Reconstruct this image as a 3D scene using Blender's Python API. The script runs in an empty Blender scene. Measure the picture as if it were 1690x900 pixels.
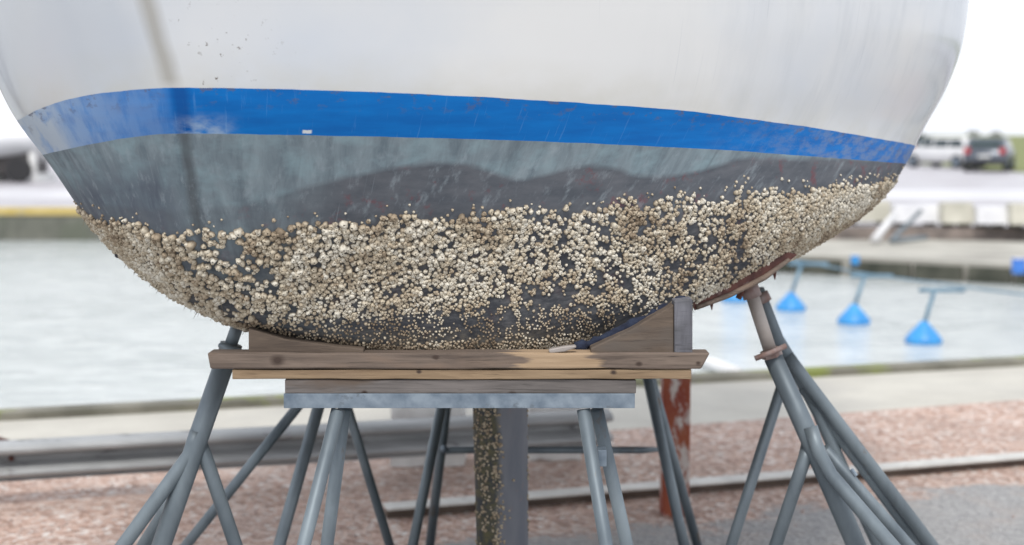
import bpy, bmesh, math, random
import numpy as np
from mathutils import Vector, Matrix
random.seed(7); RNG = np.random.default_rng(7)
S = bpy.context.scene
COL = S.collection
R = math.radians

# ---------------------------------------------------------------- camera
CAM_Z = 1.6; FPX = 2414.0; PITCH = math.atan(228 / FPX)
cd = bpy.data.cameras.new('camera'); cam = bpy.data.objects.new('camera', cd); COL.objects.link(cam)
cam.location = (0, 0, CAM_Z); cam.rotation_euler = (math.pi / 2 - PITCH, 0, 0)
cd.sensor_width = 36; cd.lens = 36 * FPX / 1690; cd.clip_start = 0.05; cd.clip_end = 5000
cd.dof.use_dof = True; cd.dof.focus_distance = 3.5; cd.dof.aperture_fstop = 2.3
S.camera = cam

# ---------------------------------------------------------------- sky, sun, exposure
SUN_EL, SUN_AZ = 56, 184          # azimuth from +Y, clockwise: behind the camera
w = bpy.data.worlds.new('World'); S.world = w; w.use_nodes = True
nt = w.node_tree; N = nt.nodes; L = nt.links; N.clear()
out = N.new('ShaderNodeOutputWorld'); bg = N.new('ShaderNodeBackground'); bg.inputs[1].default_value = 0.13
sky = N.new('ShaderNodeTexSky'); sky.sky_type = 'NISHITA'; sky.sun_disc = False
sky.sun_elevation = R(SUN_EL); sky.sun_rotation = R(SUN_AZ); sky.dust_density = 3.0; sky.air_density = 1.0
tc = N.new('ShaderNodeTexCoord'); mp = N.new('ShaderNodeMapping'); mp.inputs['Scale'].default_value = (1, 1, 3.2)
nz = N.new('ShaderNodeTexNoise'); nz.inputs['Scale'].default_value = 2.3; nz.inputs['Detail'].default_value = 6
cr = N.new('ShaderNodeValToRGB')
cr.color_ramp.elements[0].position = .34; cr.color_ramp.elements[0].color = (5.2, 5.5, 6.2, 1)
cr.color_ramp.elements[1].position = .66; cr.color_ramp.elements[1].color = (9.2, 9.35, 9.6, 1)
mx = N.new('ShaderNodeMix'); mx.data_type = 'RGBA'; mx.inputs[0].default_value = .88
L.new(tc.outputs['Generated'], mp.inputs[0]); L.new(mp.outputs[0], nz.inputs[0]); L.new(nz.outputs[0], cr.inputs[0])
L.new(sky.outputs[0], mx.inputs[6]); L.new(cr.outputs[0], mx.inputs[7])
L.new(mx.outputs[2], bg.inputs[0]); L.new(bg.outputs[0], out.inputs[0])
sd = bpy.data.lights.new('sun', 'SUN'); so = bpy.data.objects.new('sun', sd); COL.objects.link(so)
sd.energy = 1.5; sd.angle = R(11); sd.color = (1, .96, .9)
az = R(SUN_AZ); el = R(SUN_EL)
sv = Vector((math.sin(az) * math.cos(el), math.cos(az) * math.cos(el), math.sin(el)))
so.rotation_euler = sv.to_track_quat('Z', 'Y').to_euler()
S.view_settings.view_transform = 'Standard'; S.view_settings.look = 'None'
S.view_settings.gamma = 1; S.view_settings.exposure = 0.38; S.view_settings.use_curve_mapping = False

# ---------------------------------------------------------------- projection (survey helpers)
CP, SP = math.cos(PITCH), math.sin(PITCH)
def ray(px, py):
    u = (px - 845) / FPX; v = (450 - py) / FPX
    return Vector((u, CP + v * SP, -SP + v * CP))
def at(px, py, d):                      # point d metres ahead
    r = ray(px, py); k = d / r.y
    return Vector((r.x * k, d, CAM_Z + r.z * k))
def on(px, py, z=0.0):                  # point on the level z
    r = ray(px, py); k = (z - CAM_Z) / r.z
    return Vector((r.x * k, r.y * k, z))
def proj(x, y, z):
    zz = z - CAM_Z
    f = y * CP - zz * SP; u = x / f; v = (y * SP + zz * CP) / f
    return 845 + u * FPX, 450 - v * FPX

# ---------------------------------------------------------------- material helpers
def newmat(name):
    m = bpy.data.materials.new(name); m.use_nodes = True
    return m, m.node_tree, m.node_tree.nodes['Principled BSDF']
def nd(t, kind, **kw):
    n = t.nodes.new(kind)
    for k, v in kw.items():
        if k.startswith('i_'):
            key = k[2:].replace('_', ' ')
            n.inputs[key].default_value = v
        else: setattr(n, k, v)
    return n
def ramp(t, src, stops):
    n = t.nodes.new('ShaderNodeValToRGB'); e = n.color_ramp.elements
    e[0].position, e[1].position = stops[0][0], stops[-1][0]
    e[0].color = e[1].color = (0, 0, 0, 1)
    for p, c in stops[1:-1]: e.new(p)
    for k, (p, c) in enumerate(stops):
        e[k].position = p; e[k].color = (c, c, c, 1) if isinstance(c, (int, float)) else (*c, 1)
    t.links.new(src, n.inputs[0]); return n.outputs[0]
def coords(t, scale=(1, 1, 1), rot=(0, 0, 0), kind='Object'):
    tcn = t.nodes.new('ShaderNodeTexCoord'); m = t.nodes.new('ShaderNodeMapping')
    m.inputs['Scale'].default_value = scale; m.inputs['Rotation'].default_value = rot
    t.links.new(tcn.outputs[kind], m.inputs[0]); return m.outputs[0]
def noise(t, vec, scale, detail=5, rough=.55, dist=0):
    n = t.nodes.new('ShaderNodeTexNoise'); n.inputs['Scale'].default_value = scale; n.inputs['Detail'].default_value = detail
    n.inputs['Roughness'].default_value = rough; n.inputs['Distortion'].default_value = dist
    t.links.new(vec, n.inputs[0]); return n.outputs[0]
def mix(t, f, a, b, blend='MIX'):
    n = t.nodes.new('ShaderNodeMix'); n.data_type = 'RGBA'; n.blend_type = blend
    for sock, v in ((n.inputs[0], f), (n.inputs[6], a), (n.inputs[7], b)):
        if hasattr(v, 'links'): t.links.new(v, sock)
        elif isinstance(v, (int, float)): sock.default_value = v
        else: sock.default_value = (*v, 1)
    return n.outputs[2]
def mth(t, op, a, b=0.0):
    n = t.nodes.new('ShaderNodeMath'); n.operation = op
    for sock, v in ((n.inputs[0], a), (n.inputs[1], b)):
        if hasattr(v, 'links'): t.links.new(v, sock)
        else: sock.default_value = v
    return n.outputs[0]
def mr(t, v, a, b, c=0., d=1.):
    n = t.nodes.new('ShaderNodeMapRange'); n.clamp = True
    t.links.new(v, n.inputs[0])
    for k, x in enumerate((a, b, c, d)): n.inputs[k + 1].default_value = x
    return n.outputs[0]
def bump(t, b, h, strength=.3, dist=.01):
    n = t.nodes.new('ShaderNodeBump'); n.inputs['Strength'].default_value = strength; n.inputs['Distance'].default_value = dist
    t.links.new(h, n.inputs['Height']); t.links.new(n.outputs[0], b.inputs['Normal'])
def attr(t, name):
    n = t.nodes.new('ShaderNodeAttribute'); n.attribute_name = name; return n
def simple(name, c1, c2, scale=6, rough=.6, metal=0, bs=.2, bd=.004, stretch=(1, 1, 1), det=6, lo=.35, hi=.65, c3=None, s3=2.0, p3=.55, spec=.5):
    m, t, b = newmat(name)
    v = coords(t, stretch); n = noise(t, v, scale, det)
    c = mix(t, ramp(t, n, [(lo, 0.), (hi, 1.)]), c1, c2)
    if c3 is not None:
        n3 = noise(t, v, s3, 8, .65); c = mix(t, ramp(t, n3, [(p3, 0.), (p3 + .07, 1.)]), c, c3)
    t.links.new(c, b.inputs['Base Color']); b.inputs['Roughness'].default_value = rough; b.inputs['Metallic'].default_value = metal
    b.inputs['Specular IOR Level'].default_value = spec
    bump(t, b, n, bs, bd); return m

M = {}
M['galv'] = simple('galvanised_steel', (.12, .148, .17), (.215, .255, .28), 9, .5, .35, .12, .002, (1, 1, .4), c3=(.17, .135, .11), s3=11, p3=.63)
M['galv_light'] = simple('galvanised_bar', (.13, .17, .215), (.26, .31, .36), 22, .5, .35, .2, .002, c3=(.14, .17, .2), s3=18, p3=.6)
M['tan_steel'] = simple('weathered_thread', (.30, .27, .25), (.40, .36, .33), 14, .55, .2, .15, .002)
M['rust'] = simple('rust', (.07, .028, .024), (.15, .06, .045), 20, .8, .1, .5, .004, c3=(.20, .14, .13), s3=14, p3=.56)
M['rust_grey'] = simple('rusty_fitting', (.22, .14, .12), (.30, .25, .24), 30, .7, .2, .4, .003)
M['post'] = simple('rusty_post', (.20, .022, .016), (.32, .09, .04), 9, .7, .1, .4, .004, (1, 1, .5), c3=(.56, .50, .46), s3=11, p3=.50)
M['white_conc'] = simple('white_concrete', (.70, .70, .68), (.85, .85, .83), 10, .85, 0, .4, .006)
M['guard'] = simple('guardrail_zinc', (.29, .30, .305), (.42, .43, .435), 8, .55, .1, .15, .003, (.3, 1, 1), c3=(.12, .12, .12), s3=10, p3=.6)
M['bar'] = simple('old_rail_steel', (.30, .29, .27), (.42, .41, .39), 9, .5, .3, .2, .003, c3=(.2, .17, .14), s3=6, p3=.6)
M['bar_top'] = simple('bar_lit_zinc', (.50, .49, .46), (.66, .65, .61), 9, .5, .1, .2, .003, c3=(.34, .3, .27), s3=7, p3=.62)  # lit top of the lying bar, brightness put into the colour
M['rust_shade'] = simple('bar_shaded_rust', (.07, .05, .04), (.12, .09, .07), 9, .8)  # shaded side of the lying bar, darkness put into the rust colour
M['yellow'] = simple('yellow_edge_paint', (.48, .36, .11), (.56, .44, .18), 3, .7, c3=(.4, .36, .25), s3=1.2, p3=.6)
M['quay'] = simple('wet_quay_concrete', (.10, .105, .085), (.19, .19, .16), 2, .8, 0, .4, .02, (1, 1, .6), c3=(.12, .13, .10), s3=1.5)
M['pontoon'] = simple('pontoon_concrete', (.30, .285, .25), (.47, .455, .40), .9, .8, 0, .3, .01)
M['cream'] = simple('cream_plastic', (.40, .385, .32), (.56, .54, .46), 2, .8)
M['white'] = simple('white_plastic', (.58, .58, .60), (.72, .72, .72), 2, .6)
M['blue_float'] = simple('blue_float', (.03, .24, .58), (.045, .32, .68), 5, .4)
M['blue_steel'] = simple('blue_boom_paint', (.10, .2, .28), (.2, .32, .4), 8, .5)
M['black'] = simple('black_rubber', (.015, .015, .017), (.03, .03, .032), 12, .7)
M['fend'] = simple('mossy_fender', (.03, .035, .025), (.09, .09, .07), 3, .9)
M['dark_shell'] = simple('mussel_shell', (.008, .01, .018), (.03, .035, .05), 60, .3)
M['blue_cloth'] = simple('navy_padding', (.008, .012, .03), (.02, .03, .06), 40, .9, 0, .6, .01)
M['car_white'] = simple('car_paint_white', (.66, .66, .67), (.7, .7, .7), 2, .25, 0, 0)
M['car_grey'] = simple('car_paint_grey', (.10, .115, .14), (.12, .135, .16), 2, .25, .3, 0)
M['car_dark'] = simple('car_paint_dark', (.05, .06, .08), (.06, .07, .09), 2, .25, .3, 0)
M['glass'] = simple('car_glass', (.03, .045, .05), (.04, .06, .065), 2, .08, 0, 0)
M['tail'] = simple('tail_light', (.45, .03, .04), (.5, .05, .05), 5, .3)
M['plate'] = simple('number_plate', (.6, .6, .58), (.65, .65, .62), 5, .4)
M['boat_white'] = simple('gelcoat_white', (.68, .69, .71), (.74, .75, .76), 2, .3)
M['tarp'] = simple('white_tarp', (.60, .60, .62), (.72, .72, .73), 2, .7)
M['dull'] = simple('under_boat_shade', (.05, .045, .045), (.09, .08, .08), 2, .6)
M['trunk'] = simple('bark', (.10, .08, .06), (.15, .12, .1), 5, .9)
M['leaf'] = simple('bush_leaf', (.17, .18, .17), (.24, .25, .23), 2, .8)
M['rock'] = simple('quay_rubble', (.14, .12, .11), (.3, .25, .22), 4, .9, 0, .6, .03)

def wood(name, a, b_, c, grain=(1.2, 22, 22), rot=(0, 0, 0), streak=.55, knots=(), fresh=None):
    m, t, b = newmat(name)
    v = coords(t, grain, rot); n = noise(t, v, 3.2, 9, .62, .5)
    v2 = coords(t, (1.3, 4, 4), rot); n2 = noise(t, v2, 3, 4, .5)
    v3 = coords(t, (3, 60, 60), rot); n3 = noise(t, v3, 4, 3, .6)
    col = mix(t, ramp(t, n, [(.36, 0.), (.64, 1.)]), a, b_)
    col = mix(t, ramp(t, n2, [(streak, 0.), (streak + .12, 1.)]), col, c)
    col = mix(t, ramp(t, n3, [(.6, 0.), (.72, .65)]), col, tuple(x * .45 for x in a))
    if fresh:
        sx = t.nodes.new('ShaderNodeSeparateXYZ'); t.links.new(coords(t), sx.inputs[0]); nn = mth(t, 'MULTIPLY', mth(t, 'SUBTRACT', noise(t, coords(t, (2, 20, 20)), 3, 4), .5), .25)
        xx = mth(t, 'ADD', sx.outputs[0], nn); f = mth(t, 'MULTIPLY', mr(t, xx, fresh[0], fresh[0] + .03), mr(t, xx, fresh[1] + .03, fresh[1]))
        col = mix(t, mth(t, 'MULTIPLY', f, .85), col, mix(t, ramp(t, n, [(.36, 0.), (.64, 1.)]), (.34, .235, .14), (.46, .33, .21)))
    for kx, kz, kr in knots:
        vm = t.nodes.new('ShaderNodeVectorMath'); vm.operation = 'DISTANCE'; mp_ = coords(t, (.75, 0, 1)); t.links.new(mp_, vm.inputs[0]); vm.inputs[1].default_value = (kx * .75, 0, kz)
        dd_ = mth(t, 'ADD', vm.outputs['Value'], mth(t, 'MULTIPLY', mth(t, 'SUBTRACT', n, .5), .012))
        col = mix(t, mr(t, dd_, kr, kr * .35), col, (.05, .032, .024))
    t.links.new(col, b.inputs['Base Color']); b.inputs['Roughness'].default_value = .85
    bump(t, b, n, .5, .004); return m
M['wood_grey'] = wood('grey_weathered_wood', (.095, .085, .08), (.18, .16, .15), (.12, .09, .07), knots=[(.0, .985, .012), (-.35, .99, .008)])
M['wood_brown'] = wood('brown_weathered_wood', (.10, .075, .06), (.19, .145, .115), (.19, .135, .10), streak=.56, knots=[(-.554, 1.068, .017), (-.18, 1.075, .007), (.3, 1.06, .008), (.44, 1.062, .007)], fresh=(.0, .19))
M['wood_fresh'] = wood('yellow_pine', (.20, .135, .08), (.31, .22, .135), (.22, .155, .10), streak=.6, knots=[(-.22, 1.04, .006), (.24, 1.04, .008)])
M['wood_block'] = wood('brown_block_wood', (.075, .055, .042), (.145, .108, .08), (.11, .09, .075), (1.5, 10, 14))
M['wood_end'] = wood('grey_end_timber', (.085, .085, .10), (.17, .17, .19), (.08, .08, .085), (14, 14, 1.5))

# water
m, t, b = newmat('harbour_water'); M['water'] = m
v = coords(t, (.6, 1.7, 1)); n1 = noise(t, v, 3.4, 7, .65, .5); n2 = noise(t, v, .35, 3)
c = mix(t, ramp(t, n2, [(.35, 0.), (.7, 1.)]), (.40, .44, .435), (.54, .575, .57))
c = mix(t, ramp(t, n1, [(.44, 0.), (.62, 1.)]), c, (.63, .66, .655))
t.links.new(c, b.inputs['Base Color']); b.inputs['Roughness'].default_value = .12; b.inputs['IOR'].default_value = 1.33
bump(t, b, n1, .55, .05)
# asphalt, gravel, concrete
def groundmat(name, a, b_, sc, spk, rough=.85, patch=None, bs=.5):
    m, t, b = newmat(name); v = coords(t)
    n = noise(t, v, sc, 8, .6); n2 = noise(t, v, 60, 3, .7); n3 = noise(t, v, .6, 4)
    col = mix(t, ramp(t, n, [(.35, 0.), (.65, 1.)]), a, b_)
    col = mix(t, ramp(t, n2, [(.56, 0.), (.68, .8)]), col, spk)
    if patch: col = mix(t, ramp(t, n3, [(.5, 0.), (.62, .8)]), col, patch)
    t.links.new(col, b.inputs['Base Color']); b.inputs['Roughness'].default_value = rough
    bump(t, b, n2, bs, .01); return m
M['asphalt'] = groundmat('grey_asphalt', (.30, .30, .305), (.38, .375, .37), 4, (.5, .49, .48), patch=(.37, .345, .33))
M['lot'] = groundmat('bleached_asphalt', (.33, .31, .33), (.44, .42, .44), .2, (.5, .5, .5), rough=.45, patch=(.5, .5, .52))
M['concrete'] = groundmat('pale_quay_concrete', (.46, .44, .39), (.54, .52, .46), 2, (.6, .58, .53), patch=(.42, .405, .37))
M['grass'] = groundmat('field_grass', (.14, .17, .05), (.20, .21, .07), .3, (.24, .24, .1))
M['moss_kerb'] = simple('mossy_kerb', (.13, .125, .10), (.24, .23, .19), 3, .9, 0, .5, .01, c3=(.19, .22, .06), s3=.9, p3=.53)
m, t, b = newmat('red_granite_gravel'); M['gravel'] = m
v = coords(t)
vo = nd(t, 'ShaderNodeTexVoronoi'); vo.inputs['Scale'].default_value = 42; t.links.new(v, vo.inputs[0])
bw = t.nodes.new('ShaderNodeSeparateColor'); t.links.new(vo.outputs['Color'], bw.inputs[0])
c = ramp(t, bw.outputs[0], [(0., (.27, .17, .13)), (.3, (.46, .31, .25)), (.65, (.58, .42, .345)), (.9, (.62, .52, .465)), (1., (.78, .75, .71))])
n3 = noise(t, v, 1.4, 6, .6)
c = mix(t, ramp(t, n3, [(.42, 0.), (.66, .5)]), c, (.36, .285, .25))
em = attr(t, 'edge').outputs['Fac']
for sc__, am in ((1.6, 1.1), (7, .45), (45, .35)): em = mth(t, 'ADD', em, mth(t, 'MULTIPLY', mth(t, 'SUBTRACT', noise(t, v, sc__, 3), .5), am))
an_ = noise(t, v, 30, 5, .7); asph = mix(t, ramp(t, an_, [(.35, 0.), (.65, 1.)]), (.27, .27, .27), (.40, .395, .39))
asph = mix(t, ramp(t, noise(t, v, 5, 5), [(.5, 0.), (.7, .5)]), asph, (.40, .35, .32))
c = mix(t, mr(t, em, -.08, .08), asph, c)
t.links.new(c, b.inputs['Base Color']); b.inputs['Roughness'].default_value = .9
bump(t, b, vo.outputs['Distance'], .9, .012)

# ---------------------------------------------------------------- object helpers
def tag(o, label=None, cat=None, group=None, kind=None):
    if label: o['label'] = label
    if cat: o['category'] = cat
    if group: o['group'] = group
    if kind: o['kind'] = kind
    return o
def link(name, me, mat=None, parent=None):
    o = bpy.data.objects.new(name, me); COL.objects.link(o)
    if mat is not None: me.materials.append(mat)
    if parent is not None:
        o.parent = parent
        o.matrix_parent_inverse = Matrix.Translation(-parent.location)
    return o
def empty(name, loc, label, cat, group=None):
    o = bpy.data.objects.new(name, None); COL.objects.link(o); o.location = loc; o.empty_display_size = .1
    return tag(o, label, cat, group)
def build(name, bm, mat, parent=None, smooth=False, bevel=0, recenter=None):
    if bevel:
        bmesh.ops.bevel(bm, geom=[e for e in bm.edges], offset=bevel, segments=2, affect='EDGES', profile=.6)
    me = bpy.data.meshes.new(name)
    bmesh.ops.recalc_face_normals(bm, faces=bm.faces)
    for f in bm.faces: f.smooth = smooth
    bm.to_mesh(me); bm.free(); return link(name, me, mat, parent)
def box_pts(bm, p):                       # 8 corner points: bottom 4 then top 4
    v = [bm.verts.new(q) for q in p]
    for f in ((0, 1, 2, 3), (4, 7, 6, 5), (0, 4, 5, 1), (1, 5, 6, 2), (2, 6, 7, 3), (3, 7, 4, 0)): bm.faces.new([v[i] for i in f])
def add_box(bm, x0, x1, y0, y1, z0, z1):
    box_pts(bm, [(x0, y0, z0), (x1, y0, z0), (x1, y1, z0), (x0, y1, z0), (x0, y0, z1), (x1, y0, z1), (x1, y1, z1), (x0, y1, z1)])
def tube(bm, pts, r, seg=16, cap=True):
    pts = [Vector(p) for p in pts]; rs = r if isinstance(r, (list, tuple)) else [r] * len(pts)
    rings = []; ref = None
    for i, p in enumerate(pts):
        d = (pts[min(i + 1, len(pts) - 1)] - pts[max(i - 1, 0)]).normalized()
        if ref is None: ref = d.orthogonal().normalized()
        ref = (ref - d * ref.dot(d)).normalized(); q = d.cross(ref)
        rings.append([bm.verts.new(p + (ref * math.cos(a) + q * math.sin(a)) * rs[i]) for a in [2 * math.pi * k / seg for k in range(seg)]])
    for a, b_ in zip(rings, rings[1:]):
        for k in range(seg): bm.faces.new((a[k], a[(k + 1) % seg], b_[(k + 1) % seg], b_[k]))
    if cap: bm.faces.new(rings[0]); bm.faces.new(list(reversed(rings[-1])))
def poly_sheet(name, pts, z, mat, kind='structure', cuts=0):
    bm = bmesh.new(); bm.faces.new([bm.verts.new((x, y, z)) for x, y in pts])
    return tag(build(name, bm, mat), kind=kind)
def smoothp(name_list):
    pass

# ---------------------------------------------------------------- setting
WZ = -0.5
def W2(px, py, z=0): p = on(px, py, z); return (p.x, p.y)
eA, eB = on(0, 690), on(1690, 600)                      # near quay edge line
ed = (eB - eA).normalized()
E0 = eA - ed * 60; E1 = eB + ed * 60
nrm = Vector((-ed.y, ed.x, 0))
ground = poly_sheet('ground', [(-60, -40), (60, -40), (E1.x, E1.y), (E0.x, E0.y)], 0, M['asphalt'])
poly_sheet('water', [(-400, -100), (400, -100), (400, 60), (-400, 60)], WZ, M['water'])
gA, gB = on(0, 788), on(1690, 662)
gd = (gB - gA).normalized()
def strip(name, a0, a1, b0, b1, z, mat): return poly_sheet(name, [tuple(a0.xy), tuple(a1.xy), tuple(b1.xy), tuple(b0.xy)], z, mat)
G0 = gA - gd * 50; G1 = gB + gd * 50
strip('quay_apron', gA - gd * 22, gB + gd * 22, eA - ed * 22 - nrm * .12, eB + ed * 22 - nrm * .12, .004, M['concrete'])
# gravel bed: its near edge thins out into the asphalt by a noisy mask in the material
edge_px = [(840, 886), (1010, 880), (1140, 872), (1260, 864), (1330, 840), (1450, 822), (1560, 808), (1690, 794), (1900, 775), (2400, 745)]
en = [(-9, 2.6), (-4, 3.0), (-1.2, 4.6)] + [W2(x, y) for x, y in edge_px] + [(14, 8.4)]
def fary(x): return gA.y + (x - gA.x) * gd.y / gd.x
bm = bmesh.new(); xsg = np.linspace(-9, 14, 231); ev = []; cols = []
for x in xsg:
    ny = float(np.interp(x, *zip(*en))); y0 = ny - 1.2; y1 = fary(x)
    cols.append((bm.verts.new((x, y0, .008)), bm.verts.new((x, y1, .008)))); ev += [-1.2, y1 - ny]
for A, B in zip(cols, cols[1:]): bm.faces.new((A[0], B[0], B[1], A[1]))
gb_ = tag(build('gravel_bed', bm, M['gravel']), kind='structure')
a_ = gb_.data.attributes.new('edge', 'FLOAT', 'POINT'); a_.data.foreach_set('value', np.array(ev, np.float32))
M['stone'] = simple('loose_stone', (.34, .25, .22), (.55, .46, .42), 40, .9)
# loose stones
bm = bmesh.new()
for k in range(800):
    px = random.uniform(-30, 1720); py = random.uniform(700, 905); p = on(px, py, .01)
    if py < 788 - px * 126 / 1690 + 6 or (px > 1100 and py > 895 - (px - 1100) * .19 and random.random() < .9) or (py > 872 and random.random() < .9): continue
    s = random.uniform(.004, .011) * (1 if random.random() < .95 else 1.8)
    mtx = Matrix.Translation(p) @ Matrix.Rotation(random.uniform(0, 6), 4, 'Z') @ Matrix.Diagonal((s, s * random.uniform(.6, 1), s * .6, 1))
    bmesh.ops.create_icosphere(bm, subdivisions=1, radius=1, matrix=mtx)
for v_ in bm.verts: v_.co += Vector([random.uniform(-.002, .002) for _ in range(3)])
tag(build('loose_stones', bm, M['stone']), 'small reddish granite stones scattered loose on the ground', 'stones', kind='stuff')
# kerb along the water and quay wall
bm = bmesh.new()
a0, a1 = E0 - nrm * .12, E1 - nrm * .12; b0, b1 = E0 + nrm * .03, E1 + nrm * .03
box_pts(bm, [(*a0.xy, -.02), (*a1.xy, -.02), (*b1.xy, -.02), (*b0.xy, -.02), (*a0.xy, .05), (*a1.xy, .05), (*b1.xy, .05), (*b0.xy, .05)])
tag(build('kerb', bm, M['moss_kerb'], bevel=.008), kind='structure')
def wallbox(name, p, q, th, z0, z1, mat, label=None, cat='wall'):
    p, q = Vector((*p, 0)), Vector((*q, 0)); d = (q - p).normalized(); n = Vector((-d.y, d.x, 0)) * th
    bm = bmesh.new(); box_pts(bm, [(*p.xy, z0), (*q.xy, z0), (*(q + n).xy, z0), (*(p + n).xy, z0), (*p.xy, z1), (*q.xy, z1), (*(q + n).xy, z1), (*(p + n).xy, z1)])
    o = build(name, bm, mat)
    return tag(o, label, cat) if label else tag(o, kind='structure')
wallbox('quay_wall', tuple((E0 - nrm * .3).xy), tuple((E1 - nrm * .3).xy), .3, -2.5, -.021, M['quay'], 'low concrete quay wall below the mossy kerb nearest the boat')
# far side
FL = 29.0
poly_sheet('parking_lot', [(-400, FL + .45), (4.0, FL + .45), (4.2, 25.6), (60, 23), (400, 23), (400, 120), (-400, 120)], 0, M['lot'])
poly_sheet('far_land', [(-3000, 100), (3000, 100), (3000, 3000), (-3000, 3000)], -.03, M['grass'])
poly_sheet('field', [(21.3, 61), (23, 120), (60, 400), (900, 400), (900, 61)], .02, M['grass'])
wallbox('quay_wall', (-300, FL), (4, FL), .45, -2, -.004, M['quay'], 'grey green weathered quay wall under the yellow edge across the water')
bm = bmesh.new(); add_box(bm, -300, 4.2, FL - .03, FL + .35, 0, .15)
tag(build('edge_beam', bm, M['yellow'], bevel=.01), 'yellow painted timber edge beam along the far quay', 'edge beam')
wallbox('rubble_wall', (3.6, 25.5), (60, 23.0), .5, -2, -.01, M['rock'], 'dark rubble quay wall beneath the cream and white barriers', 'wall')
# pale worn stripes on lot
poly_sheet('lot_marking', [(-300, 36), (300, 36), (300, 42.5), (-300, 42.5)], .006, simple('pale_wet_patch', (.5, .49, .51), (.62, .61, .63), .25, .4, lo=.4, hi=.55))

# ---------------------------------------------------------------- hull
zT, zB = 2.5, 1.068
NR = 190
silL = [(-330, -500), (-110, -150), (-62, 0), (-22, 108), (22, 200), (75, 262), (133, 350), (190, 415), (280, 487), (380, 532), (480, 563), (600, 578), (748, 583)]
silR = [(1610, -500), (1606, -150), (1602, 0), (1590, 80), (1562, 150), (1520, 220), (1509, 250), (1474, 308), (1420, 360), (1310, 425), (1140, 505), (1000, 560), (900, 577), (752, 583)]
crs = [(170, -500), (215, -150), (243, 0), (285, 140), (292, 220), (318, 380), (352, 470), (480, 545), (640, 572), (750, 583)]
def itp(tab, y): return float(np.interp(y, [b_ for a_, b_ in tab], [a_ for a_, b_ in tab]))
def yof(z, d): return proj(0, d, z)[1]
rows = []
for i in range(NR):
    f = i / (NR - 1)
    z = zB + (zT - zB) * (1 - f) ** 1.25 if f > .0 else zT
    h = (z - zB) / (1.66 - zB)                     # 1 at the waterline
    hh = min(h, 1.0); e = math.sqrt(max(hh, 0)); up = max(0, h - 1)
    dN = 3.50 - .34 * hh ** .8 - .10 * up
    dL = 3.66 - .10 * hh + .02 * up
    dR = 3.70 + .85 * hh ** .7 + .12 * up
    PL = Vector(((itp(silL, yof(z, dL)) - 845) / FPX, 1)); k = dL; PL = Vector((PL.x * dL / (CP), dL)) if False else None
    def pt(xpx, d):
        ff = d * CP - (z - CAM_Z) * SP
        return Vector(((xpx - 845) / FPX * ff, d))
    PL = pt(itp(silL, yof(z, dL)), dL); PR = pt(itp(silR, yof(z, dR)), dR); PN = pt(itp(crs, yof(z, dN)), dN)
    rL = PL.normalized(); rR = PR.normalized()
    wL = (PN - PL).length; wR = (PR - PN).length
    tl = Vector((.93, -.36)).lerp(Vector((1, -.05)), 1 - hh).normalized()
    tr = Vector((.985, .06)).lerp(Vector((1, .0)), 1 - hh).normalized()
    def bez(p0, p1, p2, p3, n, ease=False):
        o = []
        for k in range(n):
            s = k / n
            a = (1 - s)
            o.append(p0 * a ** 3 + p1 * 3 * a * a * s + p2 * 3 * a * s * s + p3 * s ** 3)
        return o
    wid = (PR.x - PL.x)
    xc = .55; AL = Vector((xc - wid * .36, 7.6)); AR = Vector((xc + wid * .36, 7.6))
    c = []
    c += bez(AL, AL + Vector((-.1, -1.6)) * 1, PL + rL * 1.1, PL, 44)
    c += bez(PL, PL - rL * min(.16, wL * .35), PN - tl * wL * .38, PN, 110)
    c += bez(PN, PN + tr * wR * .42, PR - rR * min(.42, wR * .35), PR, 300)
    c += bez(PR, PR + rR * 1.1, AR + Vector((.1, -1.6)), AR, 46)
    c.append(AR)
    rows.append([(p.x, p.y, z) for p in c])
V = np.array(rows); NC = V.shape[1]
# soften the stem
def gsm(A, sig, axis):
    rad = int(sig * 3) + 1; kx = np.arange(-rad, rad + 1); kk = np.exp(-kx ** 2 / (2 * sig ** 2)); kk /= kk.sum()
    P = np.pad(A, [(rad, rad) if a == axis else (0, 0) for a in range(A.ndim)], mode='reflect', reflect_type='odd')
    return np.apply_along_axis(lambda v_: np.convolve(v_, kk, 'valid'), axis, P)
V[:, :, :2] = gsm(V[:, :, :2], 5.0, 0)
sm = gsm(V, 4.5, 1); V[:, 20:-20] = sm[:, 20:-20]
# gentle unfairness of an old hull
PXY = np.stack(proj(V[..., 0], V[..., 1], V[..., 2]), -1)
topL = [(-200, 330), (0, 222), (25, 203), (60, 182), (100, 167), (160, 154), (230, 147), (290, 144), (450, 147), (650, 153), (900, 166), (1130, 182), (1350, 212), (1500, 238), (1520, 244), (1700, 275)]
botL = [(-200, 420), (40, 268), (75, 255), (150, 238), (230, 224), (300, 219), (450, 223), (600, 225), (850, 232), (1000, 238), (1200, 248), (1400, 263), (1490, 270), (1700, 290)]
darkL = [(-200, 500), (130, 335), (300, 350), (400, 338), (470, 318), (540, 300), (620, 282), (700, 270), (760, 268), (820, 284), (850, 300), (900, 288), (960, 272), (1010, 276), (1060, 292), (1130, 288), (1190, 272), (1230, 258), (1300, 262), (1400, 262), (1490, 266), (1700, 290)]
barnL = [(-200, 500), (130, 345), (200, 366), (270, 378), (330, 384), (400, 376), (470, 374), (560, 366), (650, 356), (800, 350), (930, 343), (1050, 336), (1150, 322), (1300, 313), (1400, 304), (1475, 298), (1700, 280)]
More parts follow.
